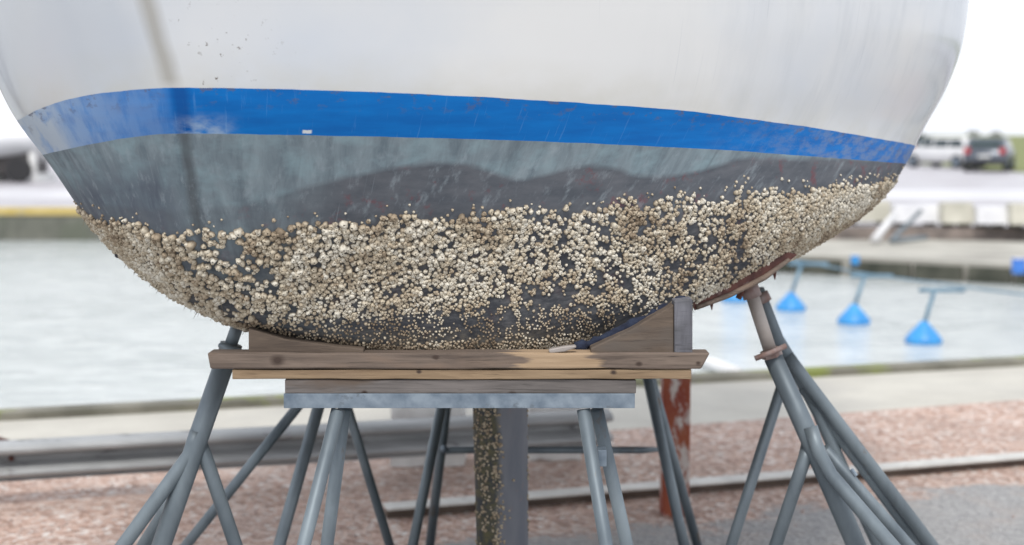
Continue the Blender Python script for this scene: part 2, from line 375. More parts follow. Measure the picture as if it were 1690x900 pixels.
def zline(tab):
    xs, ys = zip(*tab); zz = []
    for j in range(NC):
        px, py = PXY[:, j, 0], PXY[:, j, 1]
        dlt = py - np.interp(px, xs, ys)
        k = np.where((dlt[:-1] < 0) & (dlt[1:] >= 0))[0]
        if len(k) == 0: zz.append(np.nan); continue
        k = k[0]; f = -dlt[k] / (dlt[k + 1] - dlt[k]); zz.append(V[k, j, 2] * (1 - f) + V[k + 1, j, 2] * f)
    zz = np.array(zz); zz[:44] = np.nan; zz[458:] = np.nan
    ok = np.where(~np.isnan(zz))[0]
    return np.interp(np.arange(NC), ok, zz[ok])
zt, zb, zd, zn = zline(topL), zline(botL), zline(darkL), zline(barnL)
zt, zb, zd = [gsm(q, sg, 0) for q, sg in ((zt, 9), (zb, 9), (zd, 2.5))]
print('stripe z', zt[44], zt[154], zt[300], zt[450], '|', zb[44], zb[154], zb[450], '| barn', zn[44], zn[154], zn[450])

boat = empty('sailing_boat', (0, 5.5, zB), 'old white hulled sailing boat propped ashore, blue waterline stripe, barnacle covered grey bottom', 'boat')
nV = NR * NC
verts = V.reshape(-1, 3)
faces = []
for i in range(NR - 1):
    for j in range(NC):
        j2 = (j + 1) % NC
        faces.append((i * NC + j, (i + 1) * NC + j, (i + 1) * NC + j2, i * NC + j2))
faces.append(tuple(range(0, NC))[::-1]); faces.append(tuple((NR - 1) * NC + j for j in range(NC)))
me = bpy.data.meshes.new('hull'); me.from_pydata([tuple(v_) for v_ in verts], [], faces)
me.polygons.foreach_set('use_smooth', [True] * (len(faces) - 2) + [False] * 2)
Z = V[..., 2]
# fouling field
from mathutils import noise as mn
def n3(x, y, z, s): return mn.noise(Vector((x * s, y * s, z * s)))
DX = [60, 133, 250, 340, 400, 520, 800, 1000, 1200, 1320, 1500]
def density(px, py, x, y, z):
    """0..1 barnacle cover and typical radius (m) at a hull point"""
    yb = np.interp(px, *zip(*barnL)); dy = py - yb
    dy += 14 * n3(x, y, z, 9) + 6 * n3(x, y, z, 30)
    if dy < 0: return (.0, 0) if (dy < -16) else (.05, .006)
    edge = min(1, .35 + dy / 22)
    cov = np.interp(px, [0, 330, 370, 430, 900, 1000, 1250, 1320], [1, .9, .62, .95, .9, .8, .85, 1.0])
    low = np.interp(px, [100, 360, 420, 560, 760, 900, 1100, 1250, 1400], [600, 600, 520, 505, 485, 480, 500, 560, 600])
    if py > low:
        cov *= max(.36, 1 - (py - low) / np.interp(px, [500, 800], [40, 130]))
    patch = .35 * n3(x, y, z, 11) + .75 * n3(x, y, z, 32) + .8 * n3(x, y, z, 62)
    th = np.interp(px, [0, 270, 325, 430, 470, 760, 900, 1200, 1320], [-.9, -.8, -.05, -.12, -.42, -.34, -.13, -.20, -.9])
    if patch < th + .10 * min(1, max(0, (dy - 50) / 90)): cov *= .06
    r = np.interp(px, [60, 250, 330, 420, 600, 900, 1100, 1300, 1480], [.0076, .0086, .0112, .0114, .0098, .0084, .0078, .0074, .0070])
    r *= np.interp(dy, [0, 50, 130], [1.12, 1.0, .80])
    if py > low: r *= max(.48, 1 - (py - low) / 80)
    if z < 1.115: cov = max(cov, .95 * min(1, (1.115 - z) / .02)); r = .0048
    return cov * edge, r
foul = np.zeros((NR, NC), np.float32)
for i in range(NR):
    for j in range(30, NC - 30):
        if Z[i, j] < 1.62: foul[i, j] = density(PXY[i, j, 0], PXY[i, j, 1], *V[i, j])[0]
foul = gsm(gsm(foul, 1.2, 0), 1.5, 1)
def addattr(me, name, arr):
    a = me.attributes.new(name, 'FLOAT', 'POINT'); a.data.foreach_set('value', np.ascontiguousarray(arr, np.float32).ravel())
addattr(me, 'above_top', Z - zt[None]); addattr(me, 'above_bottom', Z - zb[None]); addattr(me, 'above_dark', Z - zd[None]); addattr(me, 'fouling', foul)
seg = np.linalg.norm(np.diff(V[60], axis=0, prepend=V[60][:1]), axis=1).cumsum(); seg -= seg[154]
addattr(me, 'girth', np.repeat(seg[None], NR, 0))

m, t, b = newmat('hull_paint'); M['hull'] = m
at_, ab_, ad_, af_, ag_ = [attr(t, k).outputs['Fac'] for k in ('above_top', 'above_bottom', 'above_dark', 'fouling', 'girth')]
vo = coords(t)
cxyz = t.nodes.new('ShaderNodeCombineXYZ'); sp = t.nodes.new('ShaderNodeSeparateXYZ'); t.links.new(vo, sp.inputs[0])
t.links.new(ag_, cxyz.inputs[0]); t.links.new(sp.outputs[2], cxyz.inputs[1])
def gv(sc, rot):
    mpn = t.nodes.new('ShaderNodeMapping'); mpn.inputs['Scale'].default_value = sc; mpn.inputs['Rotation'].default_value = (0, 0, rot)
    t.links.new(cxyz.outputs[0], mpn.inputs[0]); return mpn.outputs[0]
fine = noise(t, vo, 90, 3); med = noise(t, vo, 12, 6, .6)
jit = mth(t, 'MULTIPLY', mth(t, 'SUBTRACT', med, .5), .004)
jit2 = mth(t, 'MULTIPLY', mth(t, 'SUBTRACT', fine, .5), .004)
# topsides
top = mix(t, ramp(t, noise(t, vo, 1.3, 5, .5), [(.38, 0.), (.6, 1.)]), (.56, .59, .63), (.66, .66, .65))
grime = mr(t, at_, .10, 0.0); grime = mth(t, 'MULTIPLY', grime, ramp(t, noise(t, gv((4, 6, 1), 0), 2, 6), [(.35, .08), (.75, .45)]))
top = mix(t, mth(t, 'MULTIPLY', mr(t, ag_, -.02, -.10), .6), top, (.50, .54, .59))  # shaded, sky-tinted face left of the stem, painted into the gelcoat colour
top = mix(t, grime, top, (.50, .47, .37))
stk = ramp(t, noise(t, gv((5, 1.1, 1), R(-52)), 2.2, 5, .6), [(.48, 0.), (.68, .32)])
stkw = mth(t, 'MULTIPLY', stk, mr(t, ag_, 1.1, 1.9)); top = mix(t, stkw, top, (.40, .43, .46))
stem = mth(t, 'MULTIPLY', mr(t, mth(t, 'ABSOLUTE', mth(t, 'ADD', mth(t, 'ADD', ag_, .012), mth(t, 'MULTIPLY', mth(t, 'SUBTRACT', med, .5), .012))), .034, .004), mr(t, at_, -.01, .02))
top = mix(t, mth(t, 'MULTIPLY', stem, .8), top, (.34, .325, .29))  # shade of the stem crease painted as a dark band
scr2 = mth(t, 'MULTIPLY', ramp(t, noise(t, gv((34, 1.2, 1), R(-50)), 2.5, 3, .5), [(.66, 0.), (.72, .28)]), mr(t, ag_, .8, 1.5)); top = mix(t, scr2, top, (.36, .39, .43))
# specks of chipped gelcoat right of the stem
spk = ramp(t, noise(t, vo, 55, 3, .7), [(.635, 0.), (.67, 1.)])
zone = mth(t, 'MULTIPLY', mth(t, 'MULTIPLY', mr(t, ag_, .02, .05), mr(t, ag_, .30, .12)), mth(t, 'MULTIPLY', mr(t, at_, .20, .10), ramp(t, med, [(.45, 0.), (.55, 1.)])))
top = mix(t, mth(t, 'MULTIPLY', spk, zone), top, (.16, .14, .12))
# blue stripe
bl = mix(t, ramp(t, noise(t, gv((2, 14, 1), 0), 3, 6), [(.35, 0.), (.7, 1.)]), (.0, .115, .40), (.0, .155, .49))
fade = mth(t, 'ADD', mth(t, 'MULTIPLY', mr(t, ag_, -.01, -.06), .45), mth(t, 'MULTIPLY', mr(t, ag_, -.10, -.46), .75))
fmask = mth(t, 'MULTIPLY', fade, ramp(t, noise(t, gv((9, 5, 1), R(20)), 2.2, 8, .65), [(.36, .45), (.56, 1.)]))
bl = mix(t, mth(t, 'MULTIPLY', fmask, .72), bl, (.30, .40, .54))
bl = mix(t, mth(t, 'MULTIPLY', mr(t, ag_, -.40, -.47), ramp(t, med, [(.38, 0.), (.52, .9)])), bl, (.42, .48, .54))
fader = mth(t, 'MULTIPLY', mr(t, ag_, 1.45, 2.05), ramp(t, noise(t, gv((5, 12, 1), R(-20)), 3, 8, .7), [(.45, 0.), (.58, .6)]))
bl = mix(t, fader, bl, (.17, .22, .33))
chip = mth(t, 'MULTIPLY', ramp(t, noise(t, gv((6, 12, 1), 0), 3.4, 8, .7), [(.55, 0.), (.60, .75)]), mr(t, at_, -.05, -.0))
bl = mix(t, chip, bl, (.10, .10, .14))
bl = mix(t, mth(t, 'MULTIPLY', mr(t, mth(t, 'ABSOLUTE', mth(t, 'SUBTRACT', ag_, .008)), .03, .01), .7), bl, (.0, .055, .24))  # crease shade carried through the blue as darker paint
bl = mix(t, ramp(t, noise(t, gv((30, 3, 1), R(-35)), 3, 4, .6), [(.62, 0.), (.72, .35)]), bl, (.12, .28, .55))
# pale scuffs beside stem near the bottom of the stripe
sc_ = mth(t, 'MULTIPLY', mth(t, 'MULTIPLY', mr(t, mth(t, 'ABSOLUTE', mth(t, 'SUBTRACT', ag_, .055)), .10, .01), mr(t, ab_, .05, .0)), ramp(t, noise(t, gv((6, 14, 1), R(35)), 2.6, 5, .6), [(.38, 0.), (.62, .85)]))
bl = mix(t, sc_, bl, (.42, .50, .56))
sc2 = mth(t, 'MULTIPLY', mr(t, mth(t, 'ABSOLUTE', mth(t, 'SUBTRACT', ag_, .305)), .013, .009), mr(t, mth(t, 'ABSOLUTE', mth(t, 'SUBTRACT', mth(t, 'ADD', ab_, jit2), .008)), .0045, .003))
bl = mix(t, sc2, bl, (.6, .62, .62))
# antifouling
dir_ = noise(t, gv((6, 2.0, 1), R(-28)), 3.0, 9, .68, .6)
af = mix(t, ramp(t, dir_, [(.3, 0.), (.7, 1.)]), (.115, .15, .175), (.235, .285, .31))
af = mix(t, ramp(t, noise(t, gv((3, 6, 1), R(12)), 3, 5), [(.47, 0.), (.66, .7)]), af, (.235, .325, .355))
af = mix(t, ramp(t, noise(t, gv((10, 3, 1), R(-30)), 2.1, 5), [(.55, 0.), (.75, .6)]), af, (.09, .11, .13))
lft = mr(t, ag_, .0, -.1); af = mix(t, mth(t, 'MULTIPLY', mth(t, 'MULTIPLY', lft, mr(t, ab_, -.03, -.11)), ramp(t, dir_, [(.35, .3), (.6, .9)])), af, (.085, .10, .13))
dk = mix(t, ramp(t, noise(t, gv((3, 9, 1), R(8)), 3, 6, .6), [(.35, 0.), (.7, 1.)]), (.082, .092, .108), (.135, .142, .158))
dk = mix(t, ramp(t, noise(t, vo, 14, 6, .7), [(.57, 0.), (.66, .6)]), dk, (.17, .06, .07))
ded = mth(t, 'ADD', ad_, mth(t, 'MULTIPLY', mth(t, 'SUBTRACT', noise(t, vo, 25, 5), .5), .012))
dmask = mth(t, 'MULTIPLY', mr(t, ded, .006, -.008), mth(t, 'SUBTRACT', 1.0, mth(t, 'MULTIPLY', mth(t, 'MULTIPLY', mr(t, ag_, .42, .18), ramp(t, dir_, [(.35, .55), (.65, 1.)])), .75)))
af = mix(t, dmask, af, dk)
scr = noise(t, gv((60, 2.2, 1), R(-32)), 3, 2, .5); af = mix(t, ramp(t, scr, [(.68, 0.), (.76, .40)]), af, (.27, .31, .34))
stem_shade = mth(t, 'MULTIPLY', mr(t, mth(t, 'ABSOLUTE', mth(t, 'ADD', mth(t, 'SUBTRACT', ag_, .006), mth(t, 'MULTIPLY', mth(t, 'SUBTRACT', med, .5), .03))), .024, .006), .42); af = mix(t, mth(t, 'MULTIPLY', stem_shade, 1.5), af, (.055, .055, .06))  # crease shade painted down through the antifouling
af = mix(t, ramp(t, noise(t, gv((7, 5, 1), R(-35)), 3.4, 8, .7), [(.54, 0.), (.70, .55)]), af, (.30, .35, .38))
grn = mix(t, ramp(t, noise(t, vo, 35, 6, .7), [(.4, 0.), (.6, 1.)]), (.060, .058, .050), (.17, .145, .11))
grn2 = mix(t, .75, dk, grn)
af = mix(t, mth(t, 'MULTIPLY', mr(t, ad_, -.08, -.2), .8), af, mix(t, ramp(t, noise(t, gv((3, 16, 1), R(-8)), 4, 7, .7), [(.45, 0.), (.66, 1.)]), (.032, .034, .040), (.115, .115, .118)))  # lower hull darkened in the colour, standing in for shade on the underside
af = mix(t, ramp(t, mth(t, 'ADD', af_, mth(t, 'MULTIPLY', mth(t, 'SUBTRACT', fine, .5), .5)), [(.55, 0.), (1.0, .85)]), af, grn2)
lowslime = mth(t, 'MULTIPLY', mr(t, sp.outputs[2], 1.145, 1.085), ramp(t, noise(t, vo, 60, 6, .75), [(.42, 0.), (.6, .9)])); af = mix(t, lowslime, af, (.22, .19, .14))
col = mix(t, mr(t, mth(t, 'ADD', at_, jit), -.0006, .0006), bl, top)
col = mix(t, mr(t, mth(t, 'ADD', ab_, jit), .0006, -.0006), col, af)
t.links.new(col, b.inputs['Base Color'])
isaf = mr(t, ab_, .001, -.001); ist = mr(t, at_, -.001, .001)
rg = mth(t, 'ADD', mth(t, 'MULTIPLY', isaf, .25), mth(t, 'SUBTRACT', .45, mth(t, 'MULTIPLY', ist, .30)))
rg = mth(t, 'ADD', rg, mth(t, 'MULTIPLY', mth(t, 'SUBTRACT', med, .5), .2)); t.links.new(rg, b.inputs['Roughness']); t.links.new(mr(t, mth(t, 'ADD', at_, jit), -.001, .001, .22, .5), b.inputs['Specular IOR Level'])
bh = mth(t, 'ADD', mth(t, 'MULTIPLY', noise(t, vo, 5, 2), .8), mth(t, 'MULTIPLY', mth(t, 'MULTIPLY', fine, isaf), .15)); bump(t, b, bh, .10, .012)
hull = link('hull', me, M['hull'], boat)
# deck lip & toe rail so that the top reads as a boat from elsewhere
bm = bmesh.new(); rim = [V[0, j] for j in range(0, NC, 3)]; tube(bm, [Vector(p) + Vector((0, 0, .012)) for p in rim], .022, 8)
build('toe_rail', bm, M['wood_brown'], boat, True)

# ---------------------------------------------------------------- keel
kx0 = at(772, 675, 4.25).x; kx1 = at(870, 675, 4.25).x; kc = (kx0 + kx1) / 2; kw = (kx1 - kx0) / 2
prof = []
for k in range(28):
    a = math.pi + math.pi * k / 27
    prof.append((math.cos(a) * 1.0, math.sin(a) * .8))
prof += [(1.0, 3.0), (.75, 6.5), (.12, 10.5), (-.12, 10.5), (-.75, 6.5), (-1.0, 3.0)]
bm = bmesh.new(); rings = []
for i in range(41):
    f = i / 40; z = 1.30 - 1.29 * f; wsc = kw * (1 - .12 * f) if f > .2 else kw
    sh = .018 * f
    rings.append([bm.verts.new((kc + sh + u * wsc, 4.32 + v_ * kw + f * .12, z)) for u, v_ in prof])
for a, b2 in zip(rings, rings[1:]):
    for k in range(len(prof)): bm.faces.new((a[k], a[(k + 1) % len(prof)], b2[(k + 1) % len(prof)], b2[k]))
bm.faces.new(rings[0]); bm.faces.new(rings[-1][::-1])
m, t, b = newmat('keel_paint'); v = coords(t)
c = mix(t, ramp(t, noise(t, coords(t, (3, 3, .6)), 4, 6), [(.35, 0.), (.65, 1.)]), (.12, .13, .155), (.18, .185, .205))
c = mix(t, ramp(t, noise(t, v, 22, 5, .7), [(.6, 0.), (.7, .5)]), c, (.2, .15, .15))
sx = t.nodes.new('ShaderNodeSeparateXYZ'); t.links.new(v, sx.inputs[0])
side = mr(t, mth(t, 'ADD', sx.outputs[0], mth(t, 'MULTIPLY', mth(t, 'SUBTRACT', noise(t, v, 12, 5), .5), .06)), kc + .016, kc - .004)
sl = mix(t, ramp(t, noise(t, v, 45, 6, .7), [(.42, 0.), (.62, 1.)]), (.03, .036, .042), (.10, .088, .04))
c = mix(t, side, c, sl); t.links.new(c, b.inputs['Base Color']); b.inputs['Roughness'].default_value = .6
bump(t, b, noise(t, v, 30, 4), .3, .004); M['keel'] = m
keel = build('keel', bm, M['keel'], boat, True)

# ---------------------------------------------------------------- barnacles
m, t, b = newmat('barnacle_shell'); M['barn'] = m
ti = attr(t, 'tint').outputs['Fac']; hp = attr(t, 'part').outputs['Fac']; v = coords(t)
c = ramp(t, ti, [(0., (.20, .15, .10)), (.25, (.40, .32, .225)), (.6, (.56, .49, .37)), (1., (.74, .70, .60))])
c = mix(t, mth(t, 'MULTIPLY', mr(t, hp, .75, .05), .9), c, (.13, .10, .07))
c = mix(t, ramp(t, noise(t, v, 160, 3, .7), [(.48, 0.), (.66, .7)]), c, (.24, .18, .12))
c = mix(t, mr(t, hp, 1.4, 1.8), c, (.10, .075, .055))
t.links.new(c, b.inputs['Base Color']); b.inputs['Roughness'].default_value = .75; bump(t, b, noise(t, v, 300, 2), .3, .001)
b.inputs['Subsurface Weight'].default_value = 0
def proto(seed):
    r = random.Random(seed); n = 10
    ringsp = [(1.08, -.12, 0.), (.98, .22, .25), (.84, .52, .7), (.66, .82, 1.), (.42, 1.02, 1.), (.22, 1.06, 1.), (.12, .92, 1.9)]
    ph = r.uniform(0, 6); el_ = r.uniform(.82, 1.0); lean = (r.uniform(-.14, .14), r.uniform(-.14, .14)); pts = []; part = []
    lob = [1 + .12 * math.cos(3 * 2 * math.pi * k / n + ph) + r.uniform(-.09, .09) + (.08 if k % 2 else -.08) for k in range(n)]
    for rr, h, pa in ringsp:
        for k in range(n):
            a = 2 * math.pi * k / n + .12 * h
            s = rr * (1 + (lob[k] - 1) * min(1, rr * 1.2)); hh = h + (lob[k] - 1) * .5 * h
            pts.append((math.cos(a) * s + lean[0] * h, math.sin(a) * s * el_ + lean[1] * h, hh)); part.append(pa)
    pts.append((lean[0] * .5, lean[1] * .5, .5)); part.append(2.)
    fc = []
    for q in range(len(ringsp) - 1):
        for k in range(n): fc.append((q * n + k, q * n + (k + 1) % n, (q + 1) * n + (k + 1) % n, (q + 1) * n + k))
    l = (len(ringsp) - 1) * n; c_ = len(pts) - 1
    tri = [(l + k, l + (k + 1) % n, c_) for k in range(n)]
    return np.array(pts), fc, tri, np.array(part)
PROT = [proto(k) for k in range(6)]
# sample the hull's front surface
P00 = V[:-1, :-1]; P10 = V[1:, :-1]; P11 = V[1:, 1:]; P01 = V[:-1, 1:]
d1 = P11 - P00; d2 = P10 - P01; nrmA = np.cross(d2, d1); area = np.linalg.norm(nrmA, axis=-1) * .5
nrmA = nrmA / np.maximum(np.linalg.norm(nrmA, axis=-1, keepdims=True), 1e-9)
cen = (P00 + P11 + P10 + P01) / 4
flip = (nrmA * (cen - np.array([0.3, 5.2, 1.9]))).sum(-1) < 0
nrmA[flip] *= -1
ok = np.zeros(area.shape, bool); ok[:, 36:470] = True; ok &= cen[..., 2] < 1.6
wts = np.where(ok, area, 0).ravel(); tot = wts.sum(); cdf = np.cumsum(wts) / tot
print('barnacle zone area', tot)
TRY = 190000
idx = np.searchsorted(cdf, RNG.random(TRY)); ii, jj = np.unravel_index(np.minimum(idx, area.size - 1), area.shape)
uu, vv_ = RNG.random(TRY), RNG.random(TRY)
grid = {}; out_b = []
CELL = .012
def near_ok(p, r, spacing):
    k0 = tuple(int(math.floor(c_ / CELL)) for c_ in p); R2 = 2
    for a in range(-R2, R2 + 1):
        for b2 in range(-R2, R2 + 1):
            for c_ in range(-R2, R2 + 1):
                for q, rq in grid.get((k0[0] + a, k0[1] + b2, k0[2] + c_), ()):
                    if (q[0] - p[0]) ** 2 + (q[1] - p[1]) ** 2 + (q[2] - p[2]) ** 2 < ((r + rq) * spacing) ** 2: return False
    grid.setdefault(k0, []).append((p, r)); return True
for n in range(TRY):
    i, j = ii[n], jj[n]; a, b2 = uu[n], vv_[n]
    p = P00[i, j] * (1 - a) * (1 - b2) + P10[i, j] * a * (1 - b2) + P11[i, j] * a * b2 + P01[i, j] * (1 - a) * b2
    px, py = proj(*p)
    cov, r = density(px, py, *p)
    if cov <= 0 or RNG.random() > cov ** 1.2: continue
    r *= .74 * math.exp(RNG.normal(0, .18)); r = max(.0028, min(r, .0115))
    if cov < .3: r *= .75
    if not near_ok(tuple(p), r, .60 if cov > .6 else .85): continue
    out_b.append((tuple(p), tuple(nrmA[i, j]), r, px, py, cov))
    if cov > .3 and r > .0042:
        nn_ = nrmA[i, j]; tv = np.cross(nn_, [.3, .2, .93]); tv /= np.linalg.norm(tv); bv_ = np.cross(nn_, tv)
        for _k in range(RNG.integers(1, 4)):
            an = RNG.random() * 6.283; dv = tv * math.cos(an) + bv_ * math.sin(an); n2 = nn_ + dv * .7; n2 /= np.linalg.norm(n2)
            out_b.append((tuple(p + nn_ * r * RNG.uniform(.15, .6) + dv * r * RNG.uniform(.5, .8)), tuple(n2), r * RNG.uniform(.32, .58), px, py, cov))
print('barnacles', len(out_b))
def inst(lst, name, parent, tintbase=0., tintspan=1.):
    VV, FF, TI, PA = [], [], [], []; base = 0; flat = []; sizes = []
    for (p, n_, r, tn) in lst:
        k = random.randrange(6); pts, fc, tri, part = PROT[k]
        nv = Vector(n_); nv = (nv + Vector([random.gauss(0, .2) for _ in range(3)])).normalized()
        q = nv.to_track_quat('Z', 'Y').to_matrix() @ Matrix.Rotation(random.uniform(0, 6.3), 3, 'Z')
        hs = random.uniform(.75, 1.45)
        A = (pts * np.array([r, r, r * hs])) @ np.array(q).T + np.array(p)
        VV.append(A); PA.append(part); TI.append(np.full(len(pts), tn))
        F4 = np.array(fc) + base; F3 = np.array(tri) + base
        flat.append(F4.ravel()); sizes.append(np.full(len(F4), 4)); flat.append(F3.ravel()); sizes.append(np.full(len(F3), 3))
        base += len(pts)
    VV = np.concatenate(VV); flat = np.concatenate(flat); sizes = np.concatenate(sizes)
    me = bpy.data.meshes.new(name); me.vertices.add(len(VV)); me.vertices.foreach_set('co', VV.ravel())
    me.loops.add(len(flat)); me.loops.foreach_set('vertex_index', flat.astype(np.int32))
    me.polygons.add(len(sizes)); st = np.concatenate([[0], np.cumsum(sizes)[:-1]]); me.polygons.foreach_set('loop_start', st.astype(np.int32))
    me.update(calc_edges=True); me.validate()
    me.polygons.foreach_set('use_smooth', [True] * len(me.polygons))
    addattr(me, 'tint', np.concatenate(TI)); addattr(me, 'part', np.concatenate(PA))
    return link(name, me, M['barn'], parent)
def tint(p, cov):
    return float(np.clip(.62 + .6 * n3(*p, 8) + .4 * n3(*p, 30) + random.gauss(0, .17) - (.25 if p[2] < 1.16 else 0), 0, 1))
vis = [q for q in out_b if q[4] < 600 and q[1][1] < -.15]
vis.sort(key=lambda q: -q[2] / q[0][1]); big = set(id(q) for q in vis[:100])
rest = [(p, n_, r, tint(p, c_)) for q in out_b if id(q) not in big for (p, n_, r, _, _, c_) in [q]]
crust = inst(rest, 'barnacle_crust', boat)
crust['kind'] = 'stuff'
for q in vis[:100]:
    p, n_, r = q[:3]
    o = inst([((0, 0, 0), n_, r, tint(p, 1))], 'barnacle', boat); o.location = p
# keel barnacles
kb = []
for k in range(1000):
    z = random.uniform(.02, 1.0); f = (1.30 - z) / 1.29; wsc = kw * (1 - .12 * f); s = random.betavariate(1.1, 1.3)
    u = -1.0 + s * 1.12
    if random.random() < .05: u = random.uniform(-1, .55)
    if random.random() < .05: u = random.choice((.97, .995))
    if abs(u) > 1: continue
    vq = -.8 * math.sqrt(1 - u * u)
    if u < -.97 and random.random() < .6: vq = random.uniform(0, 2.5); u = -1.
    if n3(u * 4, 0, z * 9, 1) < -.25: continue
    p = (kc + .018 * f + u * wsc, 4.32 + vq * kw + f * .12, z)
    nn = Vector((u, -math.sqrt(max(0, 1 - u * u)), 0)) if vq < 0 else Vector((-1, 0, 0))
    kb.append((p, tuple(nn), random.uniform(.0022, .0052), random.uniform(.1, .6)))
o = inst(kb, 'barnacle_crust', keel); o['kind'] = 'stuff'
# mussels hanging among the barnacles
def mussel(px, py, d, s, rot):
    bm = bmesh.new(); bmesh.ops.create_uvsphere(bm, u_segments=16, v_segments=12, radius=1)
    for v_ in bm.verts:
        z = v_.co.z; k = .75 + .3 * (-z) if z < 0 else .75 - .45 * z
        v_.co.x *= k * .62; v_.co.y *= .42 * k
    bmesh.ops.transform(bm, matrix=Matrix.Translation(at(px, py, d)) @ Matrix.Rotation(rot, 4, 'Y') @ Matrix.Diagonal((s, s, s, 1)), verts=bm.verts)
    build('mussel', bm, M['dark_shell'], boat, True)
mussel(195, 415, 3.56, .017, .15); mussel(224, 420, 3.50, .011, .5); mussel(279, 477, 3.55, .010, .3)
# weed fibres on crust's lower edge
bm = bmesh.new()
low = [q for q in out_b if q[4] > 470 or q[3] < 300]
for k in range(500):
    q = random.choice(low); p = Vector(q[0]); n_ = Vector(q[1])
    e = p + n_ * random.uniform(.006, .016) + Vector((random.uniform(-.006, .006), 0, -random.uniform(.0, .012)))
    tube(bm, [p, (p + e) / 2 + n_ * .002, e], [.0009, .0007, .0003], 4, False)
o = build('weed_fringe', bm, simple('dried_weed', (.12, .10, .07), (.2, .17, .11), 20, .9), boat); o['kind'] = 'stuff'

# ---------------------------------------------------------------- timbers and trestle under the bow
def px_board(name, x0, x1, yt, yb_, d, depth, mat, label, cat='plank', group=None, bev=.002, slant=(0, 0), tilt=0):
    a = at(x0, yt, d); b_ = at(x1, yt, d); zt_ = a.z; zb_ = at(x0, yb_, d).z
    bm = bmesh.new()
    n = 14; prev = None
    for k in range(n + 1):
        f = k / n; x = a.x + (b_.x - a.x) * f
        o0 = slant[0] if k == 0 else 0; o1 = slant[1] if k == n else 0
        wob = [random.uniform(-.0012, .0012) for _ in range(4)]
        dz = tilt * (f - .5)
        ring = [bm.verts.new((x + o0 + o1, d + wob[0], zb_ + dz + wob[1])), bm.verts.new((x + o0 + o1, d + depth, zb_ + dz)), bm.verts.new((x, d + depth, zt_ + dz)), bm.verts.new((x, d + wob[2], zt_ + dz + wob[3]))]
        if prev:
            for q in range(4): bm.faces.new((prev[q], prev[(q + 1) % 4], ring[(q + 1) % 4], ring[q]))
        else: bm.faces.new(ring)
        prev = ring
    bm.faces.new(prev[::-1])
    o = build(name, bm, mat, None)
    bv = o.modifiers.new('edge', 'BEVEL'); bv.width = bev; bv.segments = 2; bv.limit_method = 'ANGLE'
    return tag(o, label, cat, group)
TD = 3.42
px_board('plank', 342, 1172, 583, 609, TD, .065, M['wood_brown'], 'topmost long weathered plank right under the hull, brown with a bleached right half', slant=(.006, -.02), bev=.004)
px_board('plank', 383, 1141, 610.5, 626, TD + .004, .14, M['wood_fresh'], 'thin yellowish pine board between the brown plank and the grey timber')
px_board('timber', 470, 1050, 627.5, 650, TD + .008, .13, M['wood_grey'], 'grey weathered timber lying in the steel angle of the front trestle', 'timber')
# block left
def wedge(name, pts, d, depth, mat, label, cat='wood block'):
    bm = bmesh.new(); f = [bm.verts.new(at(x, y, d)) for x, y in pts]; g = [bm.verts.new(v_.co + Vector((0, depth, 0))) for v_ in f]
    n = len(pts); bm.faces.new(f); bm.faces.new(g[::-1])
    for k in range(n): bm.faces.new((f[k], f[(k + 1) % n], g[(k + 1) % n], g[k]))
    o = build(name, bm, mat); bv = o.modifiers.new('edge', 'BEVEL'); bv.width = .003; bv.segments = 2
    return tag(o, label, cat)
wedge('wood_block', [(410, 542), (470, 560), (560, 572), (600, 576), (600, 584), (410, 584)], TD + .012, .06, M['wood_block'], 'dark brown wedge block on the left end of the top plank')
wedge('wood_block', [(975, 575), (1040, 545), (1112, 503), (1112, 583.6), (975, 583.6)], TD + .012, .06, M['wood_block'], 'brown wedge block under the hull beside the upright grey offcut')
wedge('timber_offcut', [(1113, 497), (1143, 494), (1143, 583.6), (1113, 583.6)], TD + .008, .065, M['wood_end'], 'short grey upright timber offcut on the right end of the top plank', 'wood block')
wedge('wood_shim', [(905, 577), (930, 572), (950, 570), (952, 574), (932, 581), (907, 583.8)], TD + .004, .02, M['tan_steel'], 'thin pale shim between hull and top plank', 'shim')
bm = bmesh.new()
pd = [(950, 572), (990, 562), (1030, 546), (1070, 525), (1105, 506), (1135, 495)]
px_ = [(float(np.interp(k, range(6), [p[0] for p in pd])), float(np.interp(k, range(6), [p[1] for p in pd]))) for k in np.linspace(0, 5, 31)]
tube(bm, [at(x, y, TD + .07) + Vector((0, random.uniform(-.003, .003), random.uniform(-.004, .003))) for x, y in px_], [random.uniform(.008, .017) for _ in px_], 10)
tag(build('padding', bm, M['blue_cloth'], None, True), 'dark navy cloth padding squeezed between hull and right wedge block', 'padding')

def foot(p0, p1, dfoot):            # follow the pixel line p0>p1 down to the ground
    y = yof(0, dfoot); f = (y - p0[1]) / (p1[1] - p0[1]); return at(p0[0] + (p1[0] - p0[0]) * f, y, dfoot)
def pipe(name, pts, r, mat, parent, seg=18):
    bm = bmesh.new(); tube(bm, pts, r, seg); return build(name, bm, mat, parent, True)
def footplate(p, parent):
    bm = bmesh.new(); add_box(bm, p.x - .05, p.x + .05, p.y - .05, p.y + .05, .008, .016); build('foot_plate', bm, M['galv'], parent, bevel=.001)
def weld(p, r, parent):
    bm = bmesh.new(); bmesh.ops.create_uvsphere(bm, u_segments=12, v_segments=8, radius=r, matrix=Matrix.Translation(p)); build('weld_joint', bm, M['galv_light'], parent, True)
cB = at(760, 660, TD)
tr = empty('trestle', (cB.x, TD + .06, 0), 'front steel trestle with grey angle bar carrying the stacked planks under the bow', 'trestle', 'steel trestles under the keel')
